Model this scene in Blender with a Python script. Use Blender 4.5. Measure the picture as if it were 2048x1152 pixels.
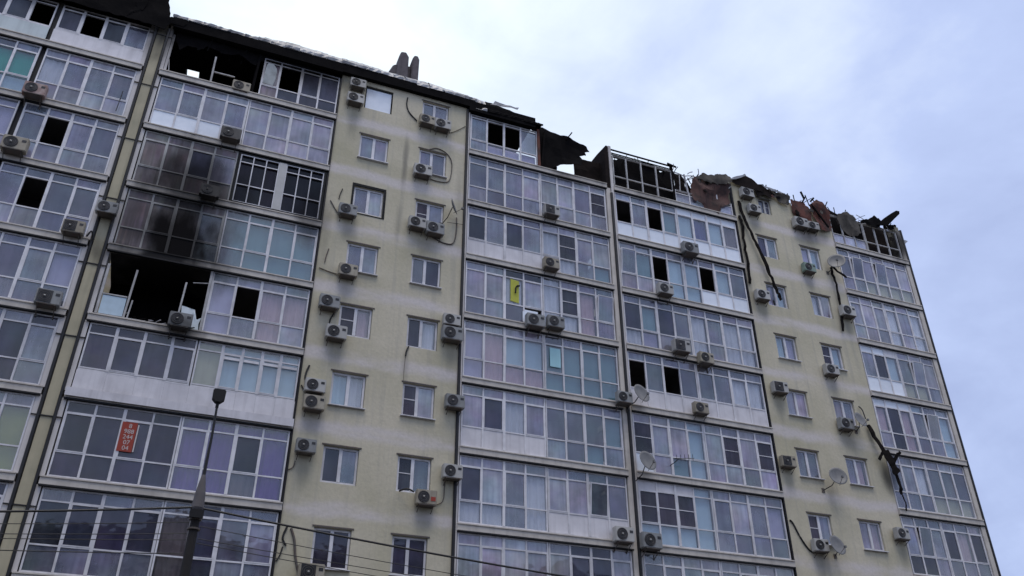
import bpy, bmesh, math, random
from mathutils import Matrix, Vector, noise as mnoise
random.seed(7)
S = bpy.context.scene
for o in list(bpy.data.objects): bpy.data.objects.remove(o)
COL = S.collection
R = math.radians

# ---------------------------------------------------------------- camera
cam_d = bpy.data.cameras.new("camera"); cam = bpy.data.objects.new("camera", cam_d); COL.objects.link(cam)
cam_d.sensor_width = 36.0; cam_d.lens = 1741.61 / 2048 * 36.0; cam_d.clip_start = .1; cam_d.clip_end = 5000
cam.matrix_world = (Matrix.Translation((4.017, -30.485, 1.6)) @ Matrix.Rotation(-0.377513, 4, 'Z')
                    @ Matrix.Rotation(0.553478 + math.pi/2, 4, 'X') @ Matrix.Rotation(-0.001912, 4, 'Z'))
S.camera = cam

# ---------------------------------------------------------------- world: overcast sky
W = bpy.data.worlds.new("World"); S.world = W; W.use_nodes = True
nt = W.node_tree; nt.nodes.clear()
def N(t, typ, **k):
    n = t.nodes.new(typ)
    for a, v in k.items(): setattr(n, a, v)
    return n
wo = N(nt, 'ShaderNodeOutputWorld')
sky = N(nt, 'ShaderNodeTexSky', sky_type='NISHITA', sun_disc=False, sun_elevation=R(74), sun_rotation=R(-170))
bgs = N(nt, 'ShaderNodeBackground'); bgs.inputs[1].default_value = .1
nt.links.new(sky.outputs[0], bgs.inputs[0])
tc = N(nt, 'ShaderNodeTexCoord'); sep = N(nt, 'ShaderNodeSeparateXYZ'); nt.links.new(tc.outputs['Generated'], sep.inputs[0])
mx = N(nt, 'ShaderNodeMath', operation='ABSOLUTE'); nt.links.new(sep.outputs[2], mx.inputs[0])
ad = N(nt, 'ShaderNodeMath', operation='ADD'); nt.links.new(mx.outputs[0], ad.inputs[0]); ad.inputs[1].default_value = .35
dv = N(nt, 'ShaderNodeVectorMath', operation='DIVIDE'); nt.links.new(tc.outputs['Generated'], dv.inputs[0])
cb = N(nt, 'ShaderNodeCombineXYZ')
for i in range(3): nt.links.new(ad.outputs[0], cb.inputs[i])
nt.links.new(cb.outputs[0], dv.inputs[1])
mp = N(nt, 'ShaderNodeMapping'); nt.links.new(dv.outputs[0], mp.inputs[0]); mp.inputs['Location'].default_value = (5.35, 1.1, 0.4)
nz = N(nt, 'ShaderNodeTexNoise'); nt.links.new(mp.outputs[0], nz.inputs['Vector'])
nz.inputs['Scale'].default_value = 1.25; nz.inputs['Detail'].default_value = 8; nz.inputs['Roughness'].default_value = .56; nz.inputs['Distortion'].default_value = .35
# the cloud is thinnest, so brightest, high over the roof
dt = N(nt, 'ShaderNodeVectorMath', operation='DOT_PRODUCT'); nt.links.new(tc.outputs['Generated'], dt.inputs[0]); dt.inputs[1].default_value = (.16, .62, .768)
gw = N(nt, 'ShaderNodeMapRange', interpolation_type='SMOOTHSTEP'); nt.links.new(dt.outputs['Value'], gw.inputs[0]); gw.inputs[1].default_value = .74; gw.inputs[2].default_value = 1.0; gw.inputs[3].default_value = 0; gw.inputs[4].default_value = .24
nz2 = N(nt, 'ShaderNodeTexNoise'); nt.links.new(mp.outputs[0], nz2.inputs['Vector']); nz2.inputs['Scale'].default_value = 4.2; nz2.inputs['Detail'].default_value = 6; nz2.inputs['Roughness'].default_value = .55; nz2.inputs['Distortion'].default_value = .6
n2 = N(nt, 'ShaderNodeMath', operation='MULTIPLY_ADD'); nt.links.new(nz2.outputs['Fac'], n2.inputs[0]); n2.inputs[1].default_value = .34; n2.inputs[2].default_value = -.17
n3 = N(nt, 'ShaderNodeMath', operation='ADD'); nt.links.new(nz.outputs['Fac'], n3.inputs[0]); nt.links.new(n2.outputs[0], n3.inputs[1])
sm_ = N(nt, 'ShaderNodeMath', operation='MULTIPLY_ADD'); nt.links.new(n3.outputs[0], sm_.inputs[0]); sm_.inputs[1].default_value = .965; nt.links.new(gw.outputs[0], sm_.inputs[2])
cr = N(nt, 'ShaderNodeValToRGB'); nt.links.new(sm_.outputs[0], cr.inputs[0])
e = cr.color_ramp.elements
e[0].position = .28; e[0].color = (.29, .35, .56, 1); e[1].position = .82; e[1].color = (.82, .90, .95, 1)
m_ = cr.color_ramp.elements.new(.5); m_.color = (.42, .50, .74, 1)
bgc = N(nt, 'ShaderNodeBackground'); bgc.inputs[1].default_value = 1.0; nt.links.new(cr.outputs[0], bgc.inputs[0])
ms = N(nt, 'ShaderNodeMixShader'); ms.inputs[0].default_value = .9
nt.links.new(bgs.outputs[0], ms.inputs[1]); nt.links.new(bgc.outputs[0], ms.inputs[2]); nt.links.new(ms.outputs[0], wo.inputs[0])

fill_sun_d = bpy.data.lights.new("sun", 'SUN'); fill_sun_d.energy = 1.4; fill_sun_d.angle = R(36); fill_sun_d.color = (1, .93, .82)
sun = bpy.data.objects.new("sun", fill_sun_d); COL.objects.link(sun)
# soft warm fill added to lift the facade, high behind camera and left
az = R(-170); el = R(74)
sd = Vector((math.sin(az)*math.cos(el), math.cos(az)*math.cos(el), math.sin(el)))
sun.rotation_euler = sd.to_track_quat('Z', 'Y').to_euler()

S.view_settings.view_transform = 'Standard'; S.view_settings.look = 'None'; S.view_settings.gamma = 1
S.view_settings.exposure = .45; S.view_settings.use_curve_mapping = False
S.cycles.max_bounces = 6; S.cycles.transparent_max_bounces = 10; S.cycles.diffuse_bounces = 2; S.cycles.glossy_bounces = 2

# ---------------------------------------------------------------- materials
# soot stains: (x, z, half width, half height, strength) on the front of the house
SOOT = [(2.25, 20.7, 2.2, 3.0, 1.0), (1.9, 19.75, 2.7, 1.0, 1.0), (2.2, 23.5, 2.3, 2.6, .88), (.9, 21.4, 1.5, 1.7, .6), (7.0, 23.3, .8, 1.6, .6), (-3.4, 33.0, 5.2, 2.4, .97),
        (1.6, 32.0, 4.4, 2.7, 1.0), (5.8, 31.9, 3.2, 1.9, .92), (19.2, 31.4, 2.3, 3.0, .97), (23.4, 31.6, 2.2, 2.7, .95),
        (15.6, 32.5, 3.0, 1.4, .95), (30.4, 32.0, 2.0, 1.5, .8), (27.0, 31.4, 2.4, 1.7, .6), (37.8, 31.6, 3.4, 2.0, .9),
        (35.3, 15.7, .55, .9, .55), (40.1, 30.2, 1.0, 1.5, .92), (11.4, 33.2, 3.2, 1.5, .9), (3.0, 17.0, .9, .5, .7), (1.85, 18.5, 1.9, 1.35, 1.0), (34.0, 29.3, 1.4, .6, .35), (9.6, 33.0, 3.5, 1.35, .8)]
def make_soot_group():
    g = bpy.data.node_groups.new("soot", 'ShaderNodeTree')
    g.interface.new_socket("Mask", in_out='OUTPUT', socket_type='NodeSocketFloat')
    out = N(g, 'NodeGroupOutput'); geo = N(g, 'ShaderNodeNewGeometry')
    no = N(g, 'ShaderNodeTexNoise'); no.inputs['Scale'].default_value = 1.5; no.inputs['Detail'].default_value = 4
    sv = N(g, 'ShaderNodeVectorMath', operation='MULTIPLY'); sv.inputs[1].default_value = (1, 1, .42); g.links.new(geo.outputs['Position'], sv.inputs[0]); g.links.new(sv.outputs[0], no.inputs['Vector'])
    nm = N(g, 'ShaderNodeMath', operation='MULTIPLY_ADD'); g.links.new(no.outputs['Fac'], nm.inputs[0]); nm.inputs[1].default_value = .9; nm.inputs[2].default_value = -.45
    prev = None
    for x, z, rx, rz, st in SOOT:
        s = N(g, 'ShaderNodeVectorMath', operation='SUBTRACT'); g.links.new(geo.outputs['Position'], s.inputs[0]); s.inputs[1].default_value = (x, 0, z)
        m = N(g, 'ShaderNodeVectorMath', operation='MULTIPLY'); g.links.new(s.outputs[0], m.inputs[0]); m.inputs[1].default_value = (1/rx, 0, 1/rz)
        l = N(g, 'ShaderNodeVectorMath', operation='LENGTH'); g.links.new(m.outputs[0], l.inputs[0])
        a = N(g, 'ShaderNodeMath', operation='ADD'); g.links.new(l.outputs['Value'], a.inputs[0]); g.links.new(nm.outputs[0], a.inputs[1])
        mr = N(g, 'ShaderNodeMapRange', interpolation_type='SMOOTHSTEP'); g.links.new(a.outputs[0], mr.inputs[0])
        mr.inputs[1].default_value = .30; mr.inputs[2].default_value = 1.22; mr.inputs[3].default_value = st; mr.inputs[4].default_value = 0
        if prev is None: prev = mr
        else:
            q = N(g, 'ShaderNodeMath', operation='MAXIMUM'); g.links.new(prev.outputs[0], q.inputs[0]); g.links.new(mr.outputs[0], q.inputs[1]); prev = q
    g.links.new(prev.outputs[0], out.inputs[0])
    return g
SG = make_soot_group()
SOOTC = (.012, .011, .011, 1)

def mixc(t, fac, a, b, blend='MIX'):
    n = N(t, 'ShaderNodeMix', data_type='RGBA', blend_type=blend)
    for s, v in ((n.inputs[0], fac), (n.inputs[6], a), (n.inputs[7], b)):
        if hasattr(v, 'is_linked'): t.links.new(v, s)
        else: s.default_value = v
    return n.outputs[2]
def ramp(t, src, lo, hi):
    r = N(t, 'ShaderNodeMapRange'); t.links.new(src, r.inputs[0]); r.inputs[1].default_value = lo; r.inputs[2].default_value = hi
    return r.outputs[0]
def noise(t, scale, detail=4, stretch=None, rough=.55, coords=None):
    n = N(t, 'ShaderNodeTexNoise'); n.inputs['Scale'].default_value = scale; n.inputs['Detail'].default_value = detail; n.inputs['Roughness'].default_value = rough
    if coords is None: coords = N(t, 'ShaderNodeNewGeometry').outputs['Position']
    if stretch:
        m = N(t, 'ShaderNodeVectorMath', operation='MULTIPLY'); t.links.new(coords, m.inputs[0]); m.inputs[1].default_value = stretch; coords = m.outputs[0]
    t.links.new(coords, n.inputs['Vector'])
    return n.outputs['Fac']
def c4(c): return (c[0], c[1], c[2], 1)
MATS = {}
def mat(name, col, rough=.75, dirt=.35, dirtc=None, scale=1.2, streak=.4, soot=True, metal=0, bump=.0, rnd=0.0, spec=.3):
    if name in MATS: return MATS[name]
    m = bpy.data.materials.new(name); m.use_nodes = True; t = m.node_tree; b = t.nodes['Principled BSDF']
    c = c4(col); dc = c4(dirtc or [x*.45 for x in col])
    f = ramp(t, noise(t, scale, 5), .42, .75)
    fm = N(t, 'ShaderNodeMath', operation='MULTIPLY'); t.links.new(f, fm.inputs[0]); fm.inputs[1].default_value = dirt
    out = mixc(t, fm.outputs[0], c, dc)
    if streak:
        f2 = ramp(t, noise(t, 2.2, 3, (2.2, 2.2, .12)), .5, .8)
        fm2 = N(t, 'ShaderNodeMath', operation='MULTIPLY'); t.links.new(f2, fm2.inputs[0]); fm2.inputs[1].default_value = streak
        out = mixc(t, fm2.outputs[0], out, dc)
    if rnd:
        oi = N(t, 'ShaderNodeObjectInfo'); hs = N(t, 'ShaderNodeHueSaturation'); t.links.new(out, hs.inputs['Color'])
        mr = N(t, 'ShaderNodeMapRange'); t.links.new(oi.outputs['Random'], mr.inputs[0]); mr.inputs[3].default_value = 1-rnd; mr.inputs[4].default_value = 1+rnd
        t.links.new(mr.outputs[0], hs.inputs['Value']); out = hs.outputs[0]
    if soot:
        g = N(t, 'ShaderNodeGroup'); g.node_tree = SG
        out = mixc(t, g.outputs[0], out, SOOTC)
    t.links.new(out, b.inputs['Base Color']); b.inputs['Roughness'].default_value = rough; b.inputs['Metallic'].default_value = metal
    b.inputs['Specular IOR Level'].default_value = spec
    if bump:
        bp = N(t, 'ShaderNodeBump'); bp.inputs['Strength'].default_value = bump; bp.inputs['Distance'].default_value = .02
        t.links.new(noise(t, 18, 5), bp.inputs['Height']); t.links.new(bp.outputs[0], b.inputs['Normal'])
    MATS[name] = m
    return m
def glass(name, film, frac, refl=.10, tint=(.75, .8, .85), rnd=.22, streaky=.0):
    """dusty double glazing: a grey film, reflections blotched into it, over see-through, mirror-like panes"""
    m = bpy.data.materials.new(name); m.use_nodes = True; t = m.node_tree; t.nodes.clear()
    out = N(t, 'ShaderNodeOutputMaterial')
    oi = N(t, 'ShaderNodeObjectInfo'); hs = N(t, 'ShaderNodeHueSaturation')
    geo = N(t, 'ShaderNodeNewGeometry'); off = N(t, 'ShaderNodeVectorMath', operation='MULTIPLY_ADD')
    off.inputs[1].default_value = (37, 11, 23); t.links.new(oi.outputs['Random'], off.inputs[0]); t.links.new(geo.outputs['Position'], off.inputs[2]); P = off.outputs[0]
    dn = ramp(t, noise(t, 1.0, 5, coords=P), .3, .7)
    base = mixc(t, dn, c4([x*.62 for x in film]), c4([min(1, x*1.38) for x in film]))  # light and dark blotches painted into the film as uneven reflections
    fold = ramp(t, noise(t, 6.5, 2, (1, 1, .07), coords=P), .35, .68)          # folds of whatever hangs behind
    base = mixc(t, fold, mixc(t, 1.0, base, c4((.74, .73, .76)), 'MULTIPLY'), base)
    tn = N(t, 'ShaderNodeTexNoise'); tn.inputs['Scale'].default_value = .8; tn.inputs['Detail'].default_value = 2; t.links.new(P, tn.inputs['Vector'])
    base = mixc(t, .28, base, mixc(t, 1.0, base, tn.outputs['Color'], 'OVERLAY'))
    hsr = N(t, 'ShaderNodeMapRange'); t.links.new(oi.outputs['Random'], hsr.inputs[0]); hsr.inputs[3].default_value = .445; hsr.inputs[4].default_value = .53; t.links.new(hsr.outputs[0], hs.inputs['Hue']); hs.inputs['Saturation'].default_value = 1.0
    if streaky:
        base = mixc(t, ramp(t, noise(t, 5, 2, (1, 1, .05)), .45, .6), base, c4([x*(1-streaky) for x in film]))
    t.links.new(base, hs.inputs['Color'])
    mr = N(t, 'ShaderNodeMapRange'); t.links.new(oi.outputs['Random'], mr.inputs[0]); fr_ = N(t, 'ShaderNodeMath', operation='FRACT'); fk = N(t, 'ShaderNodeMath', operation='MULTIPLY'); t.links.new(oi.outputs['Random'], fk.inputs[0]); fk.inputs[1].default_value = 7.31; t.links.new(fk.outputs[0], fr_.inputs[0]); t.links.new(fr_.outputs[0], mr.inputs[0])
    mr.inputs[3].default_value = 1-rnd; mr.inputs[4].default_value = 1+rnd
    t.links.new(mr.outputs[0], hs.inputs['Value'])
    g = N(t, 'ShaderNodeGroup'); g.node_tree = SG
    col = mixc(t, g.outputs[0], hs.outputs[0], SOOTC)
    d = N(t, 'ShaderNodeBsdfDiffuse'); t.links.new(col, d.inputs[0])
    tr = N(t, 'ShaderNodeBsdfTransparent'); tr.inputs[0].default_value = c4(tint)
    fr = N(t, 'ShaderNodeMath', operation='MAXIMUM'); fr.inputs[0].default_value = frac; t.links.new(g.outputs[0], fr.inputs[1])
    m1 = N(t, 'ShaderNodeMixShader'); t.links.new(fr.outputs[0], m1.inputs[0]); t.links.new(tr.outputs[0], m1.inputs[1]); t.links.new(d.outputs[0], m1.inputs[2])
    gl = N(t, 'ShaderNodeBsdfGlossy'); gl.inputs['Roughness'].default_value = .03; gl.inputs[0].default_value = (.95, .97, 1, 1)
    bp = N(t, 'ShaderNodeBump'); bp.inputs['Strength'].default_value = .12; bp.inputs['Distance'].default_value = .05
    t.links.new(noise(t, 1.3, 2), bp.inputs['Height']); t.links.new(bp.outputs[0], gl.inputs['Normal'])
    lw = N(t, 'ShaderNodeLayerWeight'); lw.inputs[0].default_value = .5
    pw = N(t, 'ShaderNodeMath', operation='POWER'); t.links.new(lw.outputs['Facing'], pw.inputs[0]); pw.inputs[1].default_value = 4
    fm = N(t, 'ShaderNodeMath', operation='MULTIPLY_ADD'); t.links.new(pw.outputs[0], fm.inputs[0]); fm.inputs[1].default_value = .85; fm.inputs[2].default_value = refl
    inv = N(t, 'ShaderNodeMath', operation='SUBTRACT'); inv.inputs[0].default_value = 1; t.links.new(g.outputs[0], inv.inputs[1])
    fz = N(t, 'ShaderNodeMath', operation='MULTIPLY', use_clamp=True); t.links.new(fm.outputs[0], fz.inputs[0]); t.links.new(inv.outputs[0], fz.inputs[1])
    m2 = N(t, 'ShaderNodeMixShader'); t.links.new(fz.outputs[0], m2.inputs[0]); t.links.new(m1.outputs[0], m2.inputs[1]); t.links.new(gl.outputs[0], m2.inputs[2])
    t.links.new(m2.outputs[0], out.inputs[0])
    return m

# dirt washed down the plaster: under sills, pipes and air conditioners
STAINS = [(10.85, 27.3, .20, 2.3, .62), (10.75, 24.0, .22, 1.6, .3), (8.3, 28.9, .42, 1.5, .35), (12.1, 28.9, .55, .9, .3), (8.7, 23.0, .5, .8, .42), (12.0, 23.1, .8, .8, .45),
          (8.8, 20.0, .4, .9, .3), (8.7, 17.1, .45, .9, .42), (13.4, 18.0, .35, 1.0, .4), (8.2, 14.2, .5, .9, .4), (8.1, 12.4, .4, .9, .35), (12.6, 11.1, .5, .8, .35),
          (11.5, 17.1, .25, 1.0, .3), (33.5, 28.9, .9, .8, .5), (30.1, 29.0, .5, .8, .4), (29.6, 23.5, .45, .8, .4), (33.0, 25.9, .45, .8, .35), (34.9, 23.6, .4, 1.0, .4),
          (33.1, 19.9, .4, .8, .3), (29.6, 18.3, .4, 1.0, .35), (33.4, 17.1, .6, .8, .4), (29.4, 14.6, .4, 1.0, .35), (31.6, 14.2, .3, 1.2, .3), (30.4, 11.0, .6, .8, .35), (35.1, 12.0, .35, 1.0, .4),
          (7.75, 22.5, .25, 3.0, .3), (13.5, 25.5, .25, 3.5, .28), (29.1, 26.0, .22, 4.0, .4), (35.2, 15.4, .45, 1.0, .6)]
def stucco_mat():
    m = bpy.data.materials.new("stucco"); m.use_nodes = True; t = m.node_tree; b = t.nodes['Principled BSDF']
    geo = N(t, 'ShaderNodeNewGeometry'); sp = N(t, 'ShaderNodeSeparateXYZ'); t.links.new(geo.outputs['Position'], sp.inputs[0])
    big = ramp(t, noise(t, .32, 5), .35, .7)
    c = mixc(t, big, c4((.61, .55, .42)), c4((.47, .43, .30)))
    # greyish weather streaks
    st = ramp(t, noise(t, 1.5, 4, (2.0, 1, .1)), .52, .82); sm = N(t, 'ShaderNodeMath', operation='MULTIPLY'); t.links.new(st, sm.inputs[0]); sm.inputs[1].default_value = .75
    c = mixc(t, sm.outputs[0], c, c4((.36, .34, .29)))
    # paler repair render along each floor slab
    q = N(t, 'ShaderNodeMath', operation='SUBTRACT'); q.inputs[0].default_value = 31.86+30; t.links.new(sp.outputs[2], q.inputs[1])
    wb = N(t, 'ShaderNodeMath', operation='MULTIPLY_ADD'); t.links.new(noise(t, .7, 4), wb.inputs[0]); wb.inputs[1].default_value = .5; t.links.new(q.outputs[0], wb.inputs[2])
    md = N(t, 'ShaderNodeMath', operation='PINGPONG'); t.links.new(wb.outputs[0], md.inputs[0]); md.inputs[1].default_value = 1.5
    bd = N(t, 'ShaderNodeMapRange', interpolation_type='SMOOTHSTEP'); t.links.new(md.outputs[0], bd.inputs[0]); bd.inputs[1].default_value = .08; bd.inputs[2].default_value = .42; bd.inputs[3].default_value = .85; bd.inputs[4].default_value = 0
    pt = ramp(t, noise(t, .9, 3, (.35, 1, 1.2)), .33, .55); pm = N(t, 'ShaderNodeMath', operation='MULTIPLY'); t.links.new(pt, pm.inputs[0]); t.links.new(bd.outputs[0], pm.inputs[1])
    c = mixc(t, pm.outputs[0], c, c4((.66, .60, .57)))
    prev = None; nn = noise(t, 2.6, 4, (1, 1, .25))
    for x, z, rx, rz, st_ in STAINS:
        s0 = N(t, 'ShaderNodeVectorMath', operation='SUBTRACT'); t.links.new(geo.outputs['Position'], s0.inputs[0]); s0.inputs[1].default_value = (x, 0, z)
        m0 = N(t, 'ShaderNodeVectorMath', operation='MULTIPLY'); t.links.new(s0.outputs[0], m0.inputs[0]); m0.inputs[1].default_value = (1/rx, 0, 1/rz)
        l0 = N(t, 'ShaderNodeVectorMath', operation='LENGTH'); t.links.new(m0.outputs[0], l0.inputs[0])
        a0 = N(t, 'ShaderNodeMath', operation='ADD'); t.links.new(l0.outputs['Value'], a0.inputs[0]); t.links.new(nn, a0.inputs[1])
        r0 = N(t, 'ShaderNodeMapRange', interpolation_type='SMOOTHSTEP'); t.links.new(a0.outputs[0], r0.inputs[0]); r0.inputs[1].default_value = .6; r0.inputs[2].default_value = 1.5; r0.inputs[3].default_value = st_; r0.inputs[4].default_value = 0
        if prev is None: prev = r0
        else:
            q0 = N(t, 'ShaderNodeMath', operation='MAXIMUM'); t.links.new(prev.outputs[0], q0.inputs[0]); t.links.new(r0.outputs[0], q0.inputs[1]); prev = q0
    c = mixc(t, prev.outputs[0], c, c4((.15, .14, .12)))
    fn = ramp(t, noise(t, 9, 5), .4, .8); fq = N(t, 'ShaderNodeMath', operation='MULTIPLY'); t.links.new(fn, fq.inputs[0]); fq.inputs[1].default_value = .22
    c = mixc(t, fq.outputs[0], c, c4((.3, .29, .22)))
    g = N(t, 'ShaderNodeGroup'); g.node_tree = SG
    c = mixc(t, g.outputs[0], c, SOOTC)
    t.links.new(c, b.inputs['Base Color']); b.inputs['Roughness'].default_value = .9; b.inputs['Specular IOR Level'].default_value = .15
    bp = N(t, 'ShaderNodeBump'); bp.inputs['Strength'].default_value = .35; bp.inputs['Distance'].default_value = .03
    t.links.new(noise(t, 6, 6), bp.inputs['Height']); t.links.new(bp.outputs[0], b.inputs['Normal'])
    return m

M = dict(
    stucco=stucco_mat(),
    olive=mat('olive_render', (.46, .41, .285), .9, .4, (.25, .24, .17), 1.4, .4, bump=.2),
    slab=mat('slab_concrete', (.60, .55, .485), .9, .55, (.32, .29, .26), 1.6, .45, bump=.25),
    fin=mat('balcony_fin', (.64, .60, .57), .85, .4, (.40, .37, .34), 1.2, .4),
    frame=mat('white_frame', (.70, .685, .70), .5, .6, (.38, .365, .37), 2.2, .4, rnd=.09),
    framed=mat('weathered_frame', (.50, .49, .47), .6, .45, (.3, .29, .27), 2.5, .35, rnd=.07),
    panel=mat('white_panel', (.70, .675, .69), .6, .55, (.42, .40, .41), 1.3, .55, rnd=.06),
    film=mat('bright_film', (.80, .84, .90), .4, .3, (.55, .62, .70), 3.0, .2, rnd=.08),
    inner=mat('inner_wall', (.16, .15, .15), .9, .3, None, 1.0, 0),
    dark=mat('joint_shadow_black', (.012, .012, .014), .7, .2, None, 2, 0, soot=False),
    pipe=mat('black_pipe', (.018, .018, .02), .55, .3, (.05, .045, .04), 3, 0, soot=False),
    char=mat('charred', (.0055, .005, .0055), .95, .5, (.013, .0115, .0115), 2.5, 0, soot=False, bump=.6, spec=.05),
    charbrown=mat('charred_brown', (.020, .0155, .0145), .95, .6, (.007, .0065, .0065), 2.0, .3, soot=False, bump=.5, spec=.05),
    rust=mat('rusty_sheet', (.13, .046, .032), .85, 1.0, (.022, .017, .017), 1.9, .8, soot=False, bump=.35),
    ghost=mat('smoked_film', (.34, .37, .37), .6, .6, (.12, .12, .12), 3, .4, soot=False),
    cleanf=mat('scorched_frame', (.46, .45, .44), .6, .7, (.13, .12, .115), 2.2, .5, soot=False),
    rustdull=mat('scorched_rust', (.095, .048, .040), .85, 1.0, (.016, .013, .013), 1.5, .8, soot=False, bump=.4),
    khaki=mat('scorched_sheet', (.095, .083, .068), .85, .95, (.02, .018, .017), 1.6, .6, soot=False, bump=.3),
    tin=mat('zinc_sheet', (.34, .34, .345), .5, .95, (.07, .065, .065), 1.1, .35, soot=False, metal=.55, bump=.15),
    ac=mat('ac_casing', (.42, .41, .385), .5, .4, (.36, .34, .30), 4, .35, rnd=.12),
    acold=mat('ac_yellowed', (.36, .325, .255), .6, .6, (.20, .16, .11), 4, .6, rnd=.1),
    acgrey=mat('ac_grey', (.27, .275, .27), .55, .5, (.16, .155, .15), 4, .5, rnd=.1),
    acred=mat('ac_reddish', (.38, .29, .26), .6, .8, (.17, .06, .045), 5, .5),
    acgreen=mat('ac_greenish', (.24, .31, .26), .6, .5, (.12, .16, .13), 5, .4),
    acburnt=mat('ac_scorched', (.10, .095, .09), .7, .5, (.03, .03, .03), 4, .35),
    acfan=mat('ac_grille', (.035, .035, .038), .5, .3, None, 8, 0, rnd=.3),
    rackm=mat('rack_steel', (.11, .10, .09), .6, .4, (.15, .07, .04), 6, 0),
    dish=mat('dish_grey', (.15, .15, .15), .5, .45, (.25, .24, .23), 4, .3),
    concrete=mat('pole_concrete', (.032, .029, .028), .9, .5, (.016, .015, .015), 3, .4, soot=False, bump=.3),
    pale=mat('pole_cap', (.12, .11, .11), .8, .4, None, 6, .3, soot=False),
    red=mat('red_sign', (.31, .047, .028), .6, .3, (.34, .05, .03), 5, 0, soot=False),
    ink=mat('white_ink', (.58, .53, .50), .7, .2, None, 6, 0, soot=False),
    yellow=mat('yellow_cloth', (.50, .50, .08), .8, .3, None, 3, .2),
    ground=mat('asphalt', (.06, .06, .062), .9, .5, (.09, .088, .085), .25, 0, soot=False, bump=.3),
    wood=mat('burnt_timber', (.011, .0095, .009), .95, .6, (.022, .018, .016), 5, 0, soot=False, bump=.5, spec=.05),
    foam=mat('black_sealant', (.02, .02, .02), .95, .3, None, 6, 0, soot=False, bump=.8),
)
CUR = {  # curtains, blinds and sheets behind the panes
    'G': mat('net_curtain', (.84, .84, .88), .95, .3, None, 2, .45, rnd=.1),
    'k': mat('pink_curtain', (.66, .46, .50), .95, .3, None, 2, .45, rnd=.08),
    'v': mat('violet_curtain', (.15, .06, .30), .95, .3, None, 2, .4, rnd=.1),
    'l': mat('lilac_blind', (.56, .50, .68), .95, .25, None, 2, .3, rnd=.08),
    't': mat('teal_blind', (.20, .36, .39), .95, .3, None, 1.2, .3, rnd=.1),
    'e': mat('emerald_blind', (.01, .42, .30), .95, .2, None, 2, .2),
    'y': mat('straw_blind', (.56, .53, .34), .95, .3, None, 2, .3, rnd=.06),
    'o': mat('olive_cloth', (.34, .36, .10), .95, .4, None, 1.2, .3),
    'b': mat('pale_blue_blind', (.55, .72, .80), .95, .2, None, 1.2, .25, rnd=.06),
    'p': mat('brown_drape', (.20, .15, .15), .95, .4, None, 2, .5),
    'x': mat('deep_blue_cloth', (.07, .07, .26), .9, .3, None, 2, .3),
}
GL = {
    'g': glass('dusty_glass', (.42, .405, .465), .64, .09, rnd=.34),
    'c': glass('blue_grey_glass', (.25, .255, .315), .57, .09, rnd=.42),
    'd': glass('dark_glass', (.062, .06, .09), .74, .05, rnd=.3),
    'n': glass('net_screen', (.075, .068, .088), .85, .03, rnd=.2),
    's': glass('smoked_glass', (.34, .30, .29), .93, .012, streaky=.3),
    'z': glass('black_glass', (.018, .018, .026), .9, .018, rnd=.35),
    'clear': glass('clear_glass', (.30, .31, .35), .05, .07, tint=(.93, .94, .95)),
}

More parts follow.
